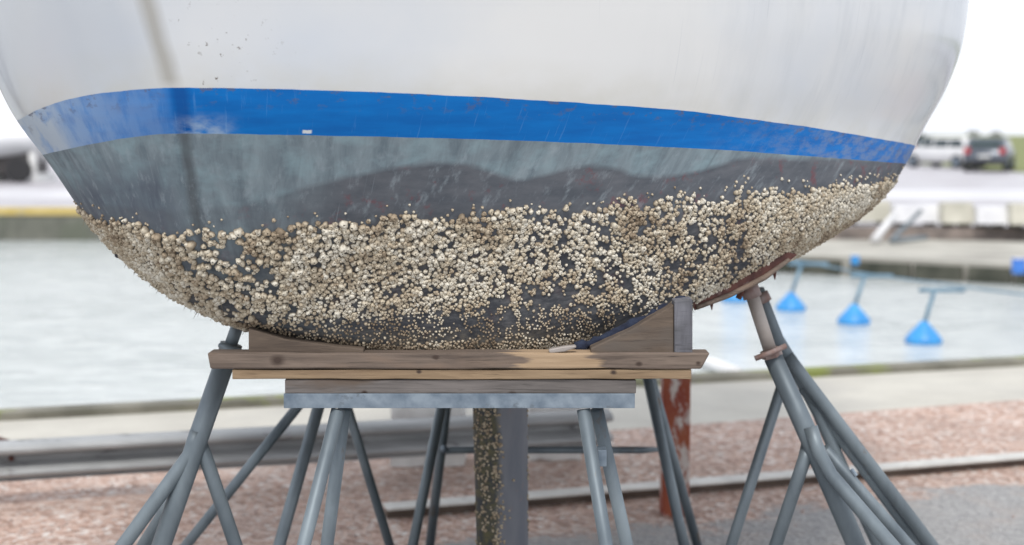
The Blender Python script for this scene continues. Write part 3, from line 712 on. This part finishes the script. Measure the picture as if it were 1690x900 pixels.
def angle_bar(x0, x1, yt, yb_, d, dep, parent, mat):
    a, b_ = at(x0, yt, d), at(x1, yt, d); z1 = a.z; z0 = at(x0, yb_, d).z
    bm = bmesh.new(); add_box(bm, a.x, b_.x, d, d + .006, z0, z1); add_box(bm, a.x, b_.x, d + .0062, d + dep, z0, z0 + .006)
    add_box(bm, a.x, b_.x, d + dep + .0002, d + dep + .006, z0, z1)
    return build('top_bar', bm, mat, parent, bevel=.0012)
tb = angle_bar(468, 1048, 650, 674, TD - .004, .15, tr, M['galv_light'])
zt0 = at(468, 674, TD).z
for name_, a, b_, dt, df, r in (('leg', (558, 676), (502, 900), TD + .015, TD - .10, .0165), ('leg', (568, 676), (540, 900), TD + .10, TD + .32, .0165),
                         ('leg', (963, 676), (1000, 900), TD + .015, TD - .10, .0165), ('leg', (985, 676), (1034, 900), TD + .10, TD + .32, .0165)):
    top_ = at(*a, dt); ft = foot(a, b_, df); ft.z = .01; pipe('leg', [top_, ft], r, M['galv'], tr); footplate(ft, tr)
bm = bmesh.new(); p = at(993, 757, TD + .03); add_box(bm, p.x - .009, p.x + .012, p.y, p.y + .05, p.z - .02, p.z + .02)
build('bracket', bm, M['galv_light'], tr, bevel=.002)
pipe('cross_brace', [at(548, 1010, TD + .06), at(1020, 1010, TD + .06)], .012, M['galv'], tr)

# rear trestle
t2 = empty('trestle', (at(900, 700, 5.0).x, 5.05, 0), 'rear steel trestle with thin horizontal brace, seen between the front trestle legs', 'trestle', 'steel trestles under the keel')
a, b_ = at(738, 606, 5.0), at(1075, 606, 5.0)
bm = bmesh.new(); add_box(bm, a.x - .05, b_.x + .05, 4.96, 5.10, a.z, a.z + .05); build('top_bar', bm, M['galv'], t2, bevel=.003)
for a, b_, dt, df, r in (((741, 610), (682, 900), 5.0, 4.75, .0175), ((744, 610), (710, 900), 5.05, 5.35, .0175), ((1066, 610), (1128, 900), 5.0, 4.75, .0185), ((1070, 610), (1150, 900), 5.05, 5.3, .0175)):
    ft = foot(a, b_, df); ft.z = .01; pipe('leg', [at(*a, dt), ft], r, M['galv'], t2); footplate(ft, t2)
pipe('brace', [at(735, 746, 5.1), at(745, 743, 5.1), at(1060, 743, 5.1), at(1086, 742, 5.1)], [.010, .0125, .0125, .008], M['galv'], t2)
weld(at(733, 741, 5.09), .014, t2)
za = at(738, 606, 5.0).z + .052
bm = bmesh.new(); add_box(bm, at(760, 0, 5).x, at(1060, 0, 5).x, 4.93, 5.13, za, 1.06)
tag(build('timber_stack', bm, M['wood_block'], bevel=.004), 'squared timber packing on the rear trestle under the hull', 'timber')

# ---------------------------------------------------------------- boat stands
GS = 'jack stands propping the hull sides'
def stand(loc, label): return empty('boat_stand', loc, label, 'boat stand', GS)
# left front stand
b0 = at(318, 745, 3.72)
s1 = stand((b0.x, 3.75, 0), 'left boat stand leaning in behind the end of the top plank')
hd = at(400, 515, 3.80); p1 = at(378, 577, 3.76); p2 = at(322, 738, 3.70)
pipe('screw', [hd, p1], .0165, M['galv'], s1)
pipe('pole', [at(379, 575, 3.76), p2, (lambda q: Vector((q.x, q.y, .02)))(foot((322, 738), (268, 900), 3.62))], [.0265, .0265, .022], M['galv'], s1)
bm = bmesh.new(); c_ = at(380, 573, 3.755); tube(bm, [c_ + Vector((-.002, 0, -.010)), c_ + Vector((.003, 0, .008))], .029, 18); build('collar', bm, M['galv'], s1, True)
pipe('handle', [at(362, 570, 3.74), at(378, 574, 3.73)], .006, M['galv'], s1, 10)
for a, mid, b_, d0, df, r in (((325, 712), (312, 752), (205, 900), 3.70, 3.45, .0185), ((322, 735), (300, 800), (238, 900), 3.74, 4.05, .0175), ((332, 735), (340, 757), (388, 900), 3.72, 3.85, .0185)):
    q1 = at(*mid, d0 - .01); ft = foot(mid, b_, df); ft.z = .01
    A = at(*a, d0); pipe('leg', [A, A.lerp(q1, .5), q1, ft], r, M['galv'], s1); footplate(ft, s1)
# left rear stand
s2 = stand((at(549, 700, 4.6).x, 4.6, 0), 'rear left boat stand, thin splayed pipes behind the front trestle')
ap = at(549, 600, 4.6)
pipe('pole', [at(546, 540, 4.66), ap + Vector((0, 0, -.1))], .02, M['galv'], s2)
for a, b_, df, r in (((549, 600), (310, 900), 4.55, .0165), ((546, 600), (462, 900), 4.25, .019), ((551, 600), (642, 900), 4.95, .0155)):
    ft = foot(a, b_, df); ft.z = .01; pipe('leg', [at(*a, 4.6), ft], r, M['galv'], s2); footplate(ft, s2)
# right front stand
s3 = stand((at(1345, 740, 3.98).x, 3.98, 0), 'nearest right boat stand, thick pole with rusty threaded collar and handle')
q0, q1 = at(1237, 474, 3.96), at(1274, 588, 3.96)
pipe('screw', [q0, q1], .0185, M['tan_steel'], s3)
q2 = at(1345, 742, 3.94); ft = foot((1345, 742), (1412, 900), 3.91); ft.z = .01
pipe('pole', [at(1276, 590, 3.96), q2, ft], [.026, .028, .025], M['galv'], s3); footplate(ft, s3)
bm = bmesh.new(); ax = (q1 - q0).normalized(); c_ = at(1273, 583, 3.96)
tube(bm, [c_ - ax * .011, c_ + ax * .011], .029, 6); co = build('collar', bm, M['rust_grey'], s3)
pipe('handle', [at(1297, 571, 3.93), at(1273, 582, 3.92), at(1246, 592, 3.92)], .0075, M['rust_grey'], co, 10)
bm = bmesh.new(); c_ = at(1238, 478, 3.96); tube(bm, [c_ - ax * .018, c_ + ax * .022], [.024, .026], 14); build('clamp', bm, M['rust_grey'], s3, True)
bm = bmesh.new(); p = at(1222, 486, 3.94); tube(bm, [p + Vector((-.006, 0, -.012)), p + Vector((.004, 0, .010))], .008, 6); build('bolt', bm, M['rust'], s3)
for a, mid, mid2, b_, d0, df, r in (((1338, 705), (1350, 745), (1372, 785), (1470, 900), 3.92, 3.3, .0195), ((1333, 735), (1328, 757), (1322, 775), (1281, 900), 3.96, 4.16, .0185)):
    f2 = foot(mid2, b_, df); f2.z = .01; pipe('leg', [at(*a, d0), at(*mid, d0 - .015), at(*mid2, d0 - .02), f2], r, M['galv'], s3); footplate(f2, s3)
f2 = foot((1400, 790), (1500, 905), 4.26); f2.z = .01; pipe('leg', [at(1360, 742, 4.02), f2], .0175, M['galv'], s3); footplate(f2, s3)
bm = bmesh.new(); p = at(1405, 775, 3.98); tube(bm, [p, p + Vector((.012, -.01, -.016))], .006, 8); build('bolt', bm, M['galv_light'], s3)
# right rear stand
s4 = stand((at(1330, 640, 4.33).x, 4.33, 0), 'farther right boat stand, slim pole with long legs behind the thick pole')
q = at(1252, 478, 4.28); k1 = at(1283, 560, 4.31); k2 = at(1318, 618, 4.34)
pipe('pole', [q, k1, k2, at(1350, 680, 4.33), at(1398, 790, 4.33), (lambda u: Vector((u.x, u.y, .01)))(foot((1350, 680), (1395, 780), 4.33))], [.017, .0195, .021, .019, .019, .018], M['galv'], s4)
f2 = foot((1320, 615), (1535, 900), 4.26); f2.z = .01; pipe('leg', [at(1300, 588, 4.31), at(1325, 622, 4.31), f2], .0195, M['galv'], s4); footplate(f2, s4)
f2 = foot((1320, 615), (1522, 900), 4.3); f2.z = .01; pipe('leg', [at(1325, 640, 4.33), f2], .017, M['galv'], s4); footplate(f2, s4)
f2 = foot((1290, 640), (1208, 900), 4.35); f2.z = .01; pipe('leg', [at(1292, 632, 4.33), f2], .0165, M['galv'], s4); footplate(f2, s4)
bm = bmesh.new(); c_ = at(1258, 492, 4.26); tube(bm, [c_ + Vector((-.006, 0, .012)), c_ + Vector((.006, 0, -.012))], .024, 12); build('collar', bm, M['rust_grey'], s4, True)
# pad under hull on right stand
bm = bmesh.new()
pa = [(1143, 498), (1200, 473), (1250, 446), (1300, 416), (1316, 421), (1262, 463), (1205, 491), (1146, 513)]
f = [bm.verts.new(at(x, y, 3.74 + (x - 1146) * .0009)) for x, y in pa]; g = [bm.verts.new(v_.co + Vector((.02, .22, .004))) for v_ in f]
bm.faces.new(f); bm.faces.new(g[::-1])
for k in range(8): bm.faces.new((f[k], f[(k + 1) % 8], g[(k + 1) % 8], g[k]))
pad = build('support_pad', bm, M['rust'], None, bevel=.002); tag(pad, 'rusty sloping support pad between hull and right boat stands', 'support pad')
bm = bmesh.new(); tube(bm, [at(1150, 508, 3.74), at(1205, 487, 3.79), at(1262, 458, 3.84), at(1302, 429, 3.88)], [.006, .007, .008, .006], 8); build('pad_edge', bm, M['wood_brown'], pad, True)
for x, y in ((1174, 500), (1278, 450)):
    bm = bmesh.new(); tube(bm, [at(x, y, 3.94), at(x + 1, y + 12, 3.94)], [.006, .001], 6); build('nail', bm, M['rust'], pad)

# ---------------------------------------------------------------- rusty post, guardrail, blocks, steel bar
base = on(1115, 858); hw = (1138 - 1092) / 2 / FPX * base.y
post = empty('steel_post', (base.x, base.y + hw, 0), 'rusty red square steel post with flaking white paint behind the trestle', 'post')
bm = bmesh.new(); add_box(bm, base.x - hw, base.x + hw, base.y, base.y + 2 * hw, .01, 1.0); build('shaft', bm, M['post'], post, bevel=.006)
bm = bmesh.new(); add_box(bm, base.x - hw - .03, base.x + hw + .03, base.y - .03, base.y + 2 * hw + .03, 1.0, 1.02); build('cap_plate', bm, M['rust'], post, bevel=.002)
# W-profile guardrail
gr = empty('guardrail', (-1.2, 6.7, 0), 'grey corrugated steel guardrail length lying on white blocks', 'guardrail')
ga, gb = at(-700, 768, 6.1), at(1004, 706, 7.15)
ga = Vector((at(0, 766, 6.2).x, 6.2, 0)); gb = Vector((at(1004, 706, 6.95).x, 6.95, 0)); gdir = (gb - ga).normalized(); ga = ga - gdir * 3.0
gn = Vector((gdir.y, -gdir.x, 0))
prof = [(.012, -.012), (-.006, 0), (.03, .016), (.042, .030), (.03, .044), (-.012, .060), (-.022, .080), (-.012, .100), (.03, .116), (.042, .132), (.03, .148), (-.006, .162), (-.014, .150)]
bm = bmesh.new(); n = 40; prev = None
for k in range(n + 1):
    p = ga.lerp(gb, k / n); off = .004 * math.sin(k * .7)
    ring = [bm.verts.new(p + gn * (a * 1.75 + off) + Vector((0, 0, .123 + b_ * .98))) for a, b_ in prof]
    if prev:
        for q in range(len(prof) - 1): bm.faces.new((prev[q], prev[q + 1], ring[q + 1], ring[q]))
    prev = ring
o = build('beam', bm, M['guard'], gr, True); sol = o.modifiers.new('t', 'SOLIDIFY'); sol.thickness = .004
for px in (18,):
    p = at(px, 0, 1.0); k = 0
    # slot position along the beam
    dd = min([ga.lerp(gb, f / 400) for f in range(401)], key=lambda q: abs(proj(q.x, q.y, .16)[0] - px))
    bm = bmesh.new(); bmesh.ops.create_cone(bm, cap_ends=True, segments=16, radius1=.012, radius2=.012, depth=.012, matrix=Matrix.Translation(dd + gn * -.01 + Vector((0, 0, .205))) @ gn.to_track_quat('Z', 'Y').to_matrix().to_4x4())
    build('bolt', bm, M['rust'], gr)
def block(x0, x1, yb_, ht, dep, label):
    a, b_ = on(x0, yb_), on(x1, yb_); bm = bmesh.new()
    add_box(bm, a.x, b_.x, a.y + .12, a.y + .12 + dep, .012, ht); bmesh.ops.subdivide_edges(bm, edges=bm.edges, cuts=3, use_grid_fill=True)
    for v_ in bm.verts: v_.co += Vector([random.uniform(-.006, .006) for _ in range(3)])
    tag(build('concrete_block', bm, M['white_conc'], bevel=.0), label, 'concrete block', 'white blocks under the guardrail')
block(642, 765, 783, .325, .22, 'white concrete block under the guardrail left of the barnacled keel')
block(872, 962, 772, .325, .2, 'white concrete block under the guardrail right of the barnacled keel')
# lying bar
a = on(640, 862); b_ = on(1690, 774); dr = (b_ - a).normalized(); b2 = b_ + dr * 3; pn = Vector((-dr.y, dr.x, 0))
be = empty('steel_bar', tuple(a), 'long pale topped metal bar lying across the reddish gravel', 'bar')
def seg_box(o0, o1, z0, z1):
    bm = bmesh.new(); q = [a + pn * o0, b2 + pn * o0, b2 + pn * o1, a + pn * o1]
    box_pts(bm, [(p.x, p.y, z0) for p in q] + [(p.x, p.y, z1) for p in q]); return bm
build('top_flange', seg_box(-.004, .10, .046, .058), M['bar_top'], be, bevel=.003)
build('web', seg_box(.02, .06, .010, .0455), M['rust_shade'], be, bevel=.002)
# rusty hook at left
bm = bmesh.new(); p = at(-20, 731, 6.9); tube(bm, [p, at(0, 727, 6.9), at(16, 730, 6.9)], [.02, .018, .012], 8)
p0 = at(-20, 731, 6.9); tube(bm, [Vector((p0.x, p0.y, .008)), p0], .018, 8)
tag(build('mooring_hook', bm, M['rust'], None, True), 'small rusty iron hook behind the guardrail at the left', 'hook')

# ---------------------------------------------------------------- mooring booms with blue floats
GF = 'blue floats of the mooring booms'
def boom(px, ytop, ybase, label, wpx):
    g = on(px, ybase, WZ); tp = at(px + 18, ytop, g.y)
    r = wpx * .56 / FPX * g.y
    e = empty('mooring_float', (g.x, g.y, WZ), label, 'mooring float', GF)
    bm = bmesh.new(); pf = [(0, .92), (.12, .92), (.26, .84), (.40, .66), (.68, .42), (.96, .12), (1.02, .0), (1., -.12), (.94, -.25), (0, -.28)]
    n = 28; rr = []
    for a_, h in pf[1:-1]:
        rr.append([bm.verts.new((g.x + math.cos(2 * math.pi * k / n) * a_ * r, g.y + math.sin(2 * math.pi * k / n) * a_ * r, WZ + .03 + h * r * 1.15)) for k in range(n)])
    for A, B in zip(rr, rr[1:]):
        for k in range(n): bm.faces.new((A[k], A[(k + 1) % n], B[(k + 1) % n], B[k]))
    bm.faces.new(rr[0]); bm.faces.new(rr[-1]); build('float_body', bm, M['blue_float'], e, True)
    pipe('stem', [Vector((g.x, g.y, WZ + r * 1.0)), tp], .022, M['blue_steel'], e, 10)
    pipe('cross_arm', [tp + Vector((-.16, -.05, .01)), tp + Vector((.34, .12, -.01))], .022, M['blue_steel'], e, 10)
    return tp
tops = [boom(1524, 480, 566, 'nearest blue cone float on the water, farthest right', 54), boom(1409, 456, 534, 'blue cone float on the water, second from the right', 48),
        boom(1305, 436, 512, 'blue cone float on the water, nearest to the barnacled hull edge at right', 44), boom(1212, 418, 497, 'blue cone float just peeping out beneath the rusty support pad', 40)]
bm = bmesh.new(); pl = [tops[3] + Vector((-2, 1.5, 0)), tops[3], tops[2], tops[1], at(1690, 492, 14.5), at(1900, 515, 13)]
tube(bm, [p + Vector((0, 0, .03)) for p in pl], .010, 8); tag(build('mooring_line', bm, M['blue_steel'], None, True), 'thin blue line running above the row of blue cone floats', 'line')
bm = bmesh.new(); a, b_ = on(1140, 590, WZ + .05), on(1218, 616, WZ + .05)
tube(bm, [a, b_], .055, 12); tag(build('fender_tube', bm, M['white'], None, True), 'white tube floating near the quay right of the planks', 'tube')

# ---------------------------------------------------------------- far right: pontoon, barriers, things on it
PZ = -.22
fa, fb = on(1310, 420, PZ), on(1690, 437, PZ); fd = (fb - fa).normalized()
pA = fa - fd * 1.0; pB = fb + fd * 14; back = Vector((-fd.y, fd.x, 0))
pt_ = empty('pontoon', ((pA.x + pB.x) / 2, pA.y, WZ), 'cream concrete pontoon in front of the rubble wall across the water', 'pontoon')
bm = bmesh.new(); q = [pA, pB, pB + Vector((0, 9, 0)), pA + Vector((.2, 3.6, 0))]
qb = [(p.x, p.y, WZ - .3) for p in q]; qt = [(p.x, p.y, PZ) for p in q]; box_pts(bm, qb + qt); build('slab', bm, M['pontoon'], pt_)
L_ = (pB - pA).length; k = 0.
while k < L_ - .5:
    p = pA + fd * k; ln = random.uniform(.5, 1.0); bm = bmesh.new()
    box_pts(bm, [(*(p - back * .10).xy, WZ + .0), (*(p + fd * ln - back * .10).xy, WZ + .0), (*(p + fd * ln - back * .003).xy, WZ + .0), (*(p - back * .003).xy, WZ + .0), (*(p - back * .10).xy, PZ - .06), (*(p + fd * ln - back * .10).xy, PZ - .06), (*(p + fd * ln - back * .003).xy, PZ - .06), (*(p - back * .003).xy, PZ - .06)]); k += ln + random.uniform(.05, .2); build('rubber_fender', bm, M['fend'], pt_)
def bin_(px, py, z, w_, h, label, mat):
    g = on(px, py, z); e = empty('drum', tuple(g), label, 'drum')
    bm = bmesh.new(); n = 20; rr = []
    for a_, hh in ((.9, 0), (1, .05), (1, .45), (1.05, .5), (1, .55), (1, .92), (1.06, .94), (1.06, 1.), (.9, 1.)):
        rr.append([bm.verts.new((g.x + math.cos(2 * math.pi * k / n) * a_ * w_, g.y + math.sin(2 * math.pi * k / n) * a_ * w_, z + hh * h)) for k in range(n)])
    for A, B in zip(rr, rr[1:]):
        for k in range(n): bm.faces.new((A[k], A[(k + 1) % n], B[(k + 1) % n], B[k]))
    bm.faces.new(rr[0]); build('barrel', bm, mat, e, True)
    bm = bmesh.new(); bmesh.ops.create_cone(bm, cap_ends=True, segments=20, radius1=w_ * .89, radius2=w_ * .85, depth=.03, matrix=Matrix.Translation((g.x, g.y, z + h - .01))); build('lid', bm, M['white'], e)
bin_(1681, 452, PZ, .09, .2, 'bright blue drum on the edge of the pontoon at the right', simple('bright_blue', (.05, .18, .62), (.07, .24, .7), 4, .4))
bin_(1411, 437, PZ, .06, .13, 'small blue drum on the pontoon edge above the floats', M['blue_float'])
# barriers on the quay edge
GB = 'cream and white barriers along the far quay'
xs = [1392, 1475, 1555, 1612, 1668, 1730, 1800, 1870]; names = ['cream', 'white', 'cream', 'white', 'cream', 'white', 'cream']
labs = ['cream barrier block at the left end of the row, nearest the hull', 'wide white barrier block right of the leftmost cream one', 'cream barrier block between the two white ones', 'narrow white barrier block near the right edge', 'cream barrier block cut by the right edge', 'white barrier block beyond the right edge', 'cream barrier block beyond the right edge']
for k in range(7):
    yb1 = 372 + (xs[k] - 1392) * .02; a, b_ = on(xs[k] + 1, yb1), on(xs[k + 1] - 1, yb1)
    e = empty('barrier', ((a.x + b_.x) / 2, a.y, 0), labs[k], 'barrier', GB)
    bm = bmesh.new(); h = .42 if names[k] == 'cream' else .36
    box_pts(bm, [(a.x, a.y, .06), (b_.x, a.y, .06), (b_.x, a.y + .5, .06), (a.x, a.y + .5, .06), (a.x + .03 + (.25 if k == 0 else 0), a.y + .12, h), (b_.x - .03, a.y + .12, h), (b_.x - .03, a.y + .38, h), (a.x + .03 + (.25 if k == 0 else 0), a.y + .38, h)])
    build('block_body', bm, M[names[k]], e, bevel=.015)
    for xx in (a.x + .1, b_.x - .2):
        bm = bmesh.new(); add_box(bm, xx, xx + .12, a.y + .05, a.y + .45, .004, .058); build('foot_block', bm, M['black'], e)
bm = bmesh.new(); tube(bm, [at(1478, 352, 24.9), at(1443, 397, 24.2)], [.05, .075], 10)
tag(build('white_spar', bm, M['white'], None, True), 'white spar leaning down from the barriers onto the pontoon', 'spar')
bm = bmesh.new(); tube(bm, [at(1520, 348, 24.9), at(1470, 398, 24.0)], [.035, .04], 10); tube(bm, [at(1470, 398, 24.), at(1530, 392, 24.2)], .04, 8)
tag(build('grey_frame', bm, M['galv'], None, True), 'grey steel frame leaning beside the white spar', 'frame')
rk = random.Random(3)
BL = ['low grey boulder nearest the white spar, behind the pontoon', 'dark boulder right of the leaning grey frame', 'rounded boulder below the wide white barrier', 'pinkish boulder below the middle cream barrier', 'brownish boulder below the narrow white barrier', 'boulder at the right edge above the blue drum']
for k in range(6):
    px = (1500, 1540, 1575, 1582, 1630, 1672)[k]; py = rk.uniform(388, 396); g = on(px, py, PZ); s = rk.uniform(.06, .17)
    bm = bmesh.new(); bmesh.ops.create_icosphere(bm, subdivisions=2, radius=s, matrix=Matrix.Translation((g.x, g.y, PZ + s * .4)))
    for v_ in bm.verts: v_.co += Vector([rk.uniform(-.02, .02) for _ in range(3)])
    o = build('boulder', bm, M['rock'] if k != 3 else simple('pink_rock', (.4, .28, .22), (.5, .36, .3), 5, .9), None, True)
    tag(o, BL[k], 'boulder', 'boulders along the pontoon')

# ---------------------------------------------------------------- cars
def car(loc, rz, paint, label, s=1.0):
    e = empty('parked_car', (0, 0, 0), label, 'car', 'cars on the far parking lot')
    W = .86
    prof = [(-2.15, .30), (-2.2, .55), (-2.12, .92), (-1.98, 1.0), (-1.62, 1.40), (-1.45, 1.47), (.15, 1.47), (.45, 1.40), (1.15, 1.0), (2.0, .86), (2.18, .65), (2.2, .35), (2.1, .26)]
    bm = bmesh.new(); sec = []
    for yy in (-1, -.93, 0, .93, 1):
        ring = []
        for x, z in prof:
            tum = 1 - max(0, z - .95) * .32; inset = 1 if abs(yy) < 1 else .97
            ring.append(bm.verts.new((x * (1 if abs(yy) < 1 else .985), yy * W * tum, z if abs(yy) < 1 else .26 + (z - .26) * .975)))
        sec.append(ring)
    for A, B in zip(sec, sec[1:]):
        for k in range(len(prof)): bm.faces.new((A[k], A[(k + 1) % len(prof)], B[(k + 1) % len(prof)], B[k]))
    bm.faces.new(sec[0]); bm.faces.new(sec[-1][::-1]); build('body', bm, M[paint], e, True)
    bm = bmesh.new()
    def quad(bm, p): bm.faces.new([bm.verts.new(q) for q in p])
    bm2 = bmesh.new(); quad(bm2, [(-1.99, -.66, 1.03), (-1.99, .66, 1.03), (-1.69, .58, 1.38), (-1.69, -.58, 1.38)])
    for v_ in bm2.verts: v_.co.x -= .02
    build('rear_window', bm2, M['glass'], e)
    bm2 = bmesh.new(); quad(bm2, [(1.12, -.68, 1.04), (1.12, .68, 1.04), (.5, .58, 1.4), (.5, -.58, 1.4)])
    for v_ in bm2.verts: v_.co.x += .02; v_.co.z += .01
    build('windscreen', bm2, M['glass'], e)
    for sd_ in (-1, 1):
        for x0, x1, x2, x3 in ((-1.75, -.85, -.85, -1.5), (-.78, .12, .05, -.78), (.2, .95, .42, .14)):
            bm2 = bmesh.new(); y0 = sd_ * (W * .985 + .004); y1 = sd_ * (W * (1 - .42 * .32) + .006)
            quad(bm2, [(x0, y0, 1.0), (x1, y0, 1.0), (x2, y1, 1.37), (x3, y1, 1.37)]); build('side_window', bm2, M['glass'], e)
        for x in (-1.35, 1.35):
            bm2 = bmesh.new(); mt = Matrix.Translation((x, sd_ * .80, .32)) @ Matrix.Rotation(math.pi / 2, 4, 'X')
            bmesh.ops.create_cone(bm2, cap_ends=True, segments=24, radius1=.32, radius2=.32, depth=.22, matrix=mt); w_ = build('wheel', bm2, M['black'], e, bevel=.01)
            bm2 = bmesh.new(); mt = Matrix.Translation((x, sd_ * .915, .32)) @ Matrix.Rotation(math.pi / 2, 4, 'X')
            bmesh.ops.create_cone(bm2, cap_ends=True, segments=16, radius1=.2, radius2=.2, depth=.02, matrix=mt); r_ = build('rim', bm2, M['galv_light'], e); r_.parent = w_
        bm2 = bmesh.new(); add_box(bm2, -2.22, -2.0, min(sd_ * .6, sd_ * .84), max(sd_ * .6, sd_ * .84), .78, 1.02); build('tail_light', bm2, M['tail'], e, bevel=.02)
        bm2 = bmesh.new(); add_box(bm2, 2.0, 2.19, min(sd_ * .5, sd_ * .8), max(sd_ * .5, sd_ * .8), .62, .76); build('headlight', bm2, M['plate'], e, bevel=.02)
    bm2 = bmesh.new(); add_box(bm2, -2.225, -2.19, -.26, .26, .62, .74); build('number_plate', bm2, M['plate'], e)
    bm2 = bmesh.new(); add_box(bm2, -2.24, -2.08, -.8, .8, .34, .5); build('bumper', bm2, M['black'], e, bevel=.02)
    e.location = loc; e.rotation_euler = (0, 0, rz); e.scale = (s, s, s)
    return e
g = on(1652, 284); car((g.x, g.y + 1.5, 0), R(66), 'car_grey', 'dark grey estate car, its rear facing the boat, parked beside the white one')
g = on(1622, 281); car((g.x - .3, g.y + 4.5, 0), R(122), 'car_white', 'white estate car parked at an angle left of the dark grey one')
g = on(1527, 271); car((g.x, g.y + 3, 0), R(96), 'car_dark', 'dark car half hidden by the blue striped hull')

# ---------------------------------------------------------------- laid-up boat at the left
e = empty('laid_up_boat', (on(-30, 300).x, 49, 0), 'white covered boat on a dark cradle across the harbour at the left', 'boat')
cx = on(15, 300).x - 1.6
bm = bmesh.new(); rr = []
for k in range(15):
    f = k / 14; x = cx - 4 + 8.4 * f; wd = 1.3 * (1 - max(0, f - .45) ** 2 * 3.0); wd = max(wd, .06)
    rr.append([bm.verts.new((x + .6 * max(0, (zz - .6)) * f, 50 + sgn * wd * q, zz + .35 * f * f * (1 if zz > .6 else .8))) for sgn, q, zz in ((-1, 1, 1.55), (-1, .95, 1.1), (-1, .7, .75), (-1, .05, .5), (1, .05, .5), (1, .7, .75), (1, .95, 1.1), (1, 1, 1.55))])
for A, B in zip(rr, rr[1:]):
    for k in range(8): bm.faces.new((A[k], A[(k + 1) % 8], B[(k + 1) % 8], B[k]))
bm.faces.new(rr[0]); bm.faces.new(rr[-1][::-1]); build('hull', bm, M['boat_white'], e, True)
bm = bmesh.new(); rr = []
for k in range(12):
    f = k / 11; x = cx - 3.9 + 7.9 * f; wd = 1.32 * (1 - max(0, f - .45) ** 2 * 2.8); z0 = 1.56 + .3 * f * f
    rr.append([bm.verts.new((x, 50 - wd, z0)), bm.verts.new((x, 50, z0 + .55 + .03 * math.sin(k * 2))), bm.verts.new((x, 50 + wd, z0))])
for A, B in zip(rr, rr[1:]):
    for k in range(3): bm.faces.new((A[k], A[(k + 1) % 3], B[(k + 1) % 3], B[k]))
bm.faces.new(rr[0]); bm.faces.new(rr[-1][::-1]); build('cover', bm, M['tarp'], e)
for x in (-3, -.9, 1.2, 2.7):
    bm = bmesh.new(); add_box(bm, cx + x - .1, cx + x + .1, 48.9, 49.1, 0, 1.0); add_box(bm, cx + x - .12, cx + x + .12, 49.1001, 51, 0, .28); build('cradle_post', bm, M['white_conc'], e)
bm = bmesh.new(); add_box(bm, cx - 3.8, cx + 2.6, 49.3, 50.9, .28, 1.0); build('keel_block_shade', bm, M['dull'], e, bevel=.02)  # keel block enlarged and dark, standing in for shadow below the hull
for x in (-2.1, .5, 2.3):
    bm = bmesh.new(); bmesh.ops.create_cone(bm, cap_ends=True, segments=24, radius1=.42, radius2=.42, depth=.25, matrix=Matrix.Translation((cx + x, 48.75, .42)) @ Matrix.Rotation(math.pi / 2, 4, 'X')); build('wheel', bm, M['black'], e, bevel=.02)
bm = bmesh.new(); g = at(6, 205, 55); tube(bm, [g + Vector((-1.6, 0, 0)), g + Vector((.25, 0, 0))], .16, 12); tube(bm, [Vector((g.x - .6, 55, 0)), Vector((g.x - .6, 55, g.z))], .05, 8)
tag(build('yellow_boom', bm, simple('yellow_cover', (.75, .55, .08), (.8, .6, .15), 3, .6), None, True), 'yellow covered boom on a post behind the covered boat', 'boom')

# low distant treeline and sheds on the horizon
rk = random.Random(5)
for k in range(10):
    x = 120 + k * 16 + rk.uniform(-5, 5); y = 560 + rk.uniform(-20, 20); h = rk.uniform(1.8, 3.2)
    e = empty('tree', (x, y, 0), 'small bare grey tree on the flat horizon, one of a scattered row', 'tree', 'trees on the far horizon')
    bm = bmesh.new(); tube(bm, [Vector((x, y, 0)), Vector((x, y, h * .6))], [.16, .06], 6); build('trunk', bm, M['trunk'], e)
    bm = bmesh.new()
    for q in range(260):
        d = Vector((rk.gauss(0, 1), rk.gauss(0, 1), rk.gauss(0, .6))); d = d.normalized() * rk.uniform(.3, 1) ** .5 * h * .6; c0 = Vector((x, y, h * .62)) + Vector((d.x * 1.3, d.y, d.z * .6))
        a1 = Vector([rk.uniform(-.2, .2) for _ in range(3)]); a2 = Vector([rk.uniform(-.2, .2) for _ in range(3)])
        bm.faces.new([bm.verts.new(c0 - a1 - a2), bm.verts.new(c0 + a1 - a2), bm.verts.new(c0 + a1 + a2), bm.verts.new(c0 - a1 + a2)])
    build('crown', bm, M['leaf'], e)

# unseen cradle bars left of the camera, added only for their reflection in the bow
M['cradle'] = simple('blue_grey_cradle_paint', (.03, .05, .09), (.05, .08, .13), 5, .5)
e = empty('reflection_cradle', (-5.2, 4.0, 0), 'unseen blue grey steel boat cradle added off to the left for its reflection in the white bow', 'cradle')
for nm, a, b_, r in (('post', (-5.0, 2.6, 0), (-5.3, 2.6, 2.4), .13), ('post', (-5.0, 6.2, 0), (-5.3, 6.2, 2.4), .13), ('brace', (-5.1, 6.2, .3), (-5.1, 4.4, 2.2), .14), ('brace', (-5.1, 4.4, 2.2), (-5.1, 2.6, 1.0), .10), ('beam', (-5.3, 2.0, 2.2), (-5.3, 6.8, 2.2), .12), ('beam', (-5.0, 2.0, .2), (-5.0, 6.8, .2), .12)):
    pipe(nm, [a, b_], r, M['cradle'], e)
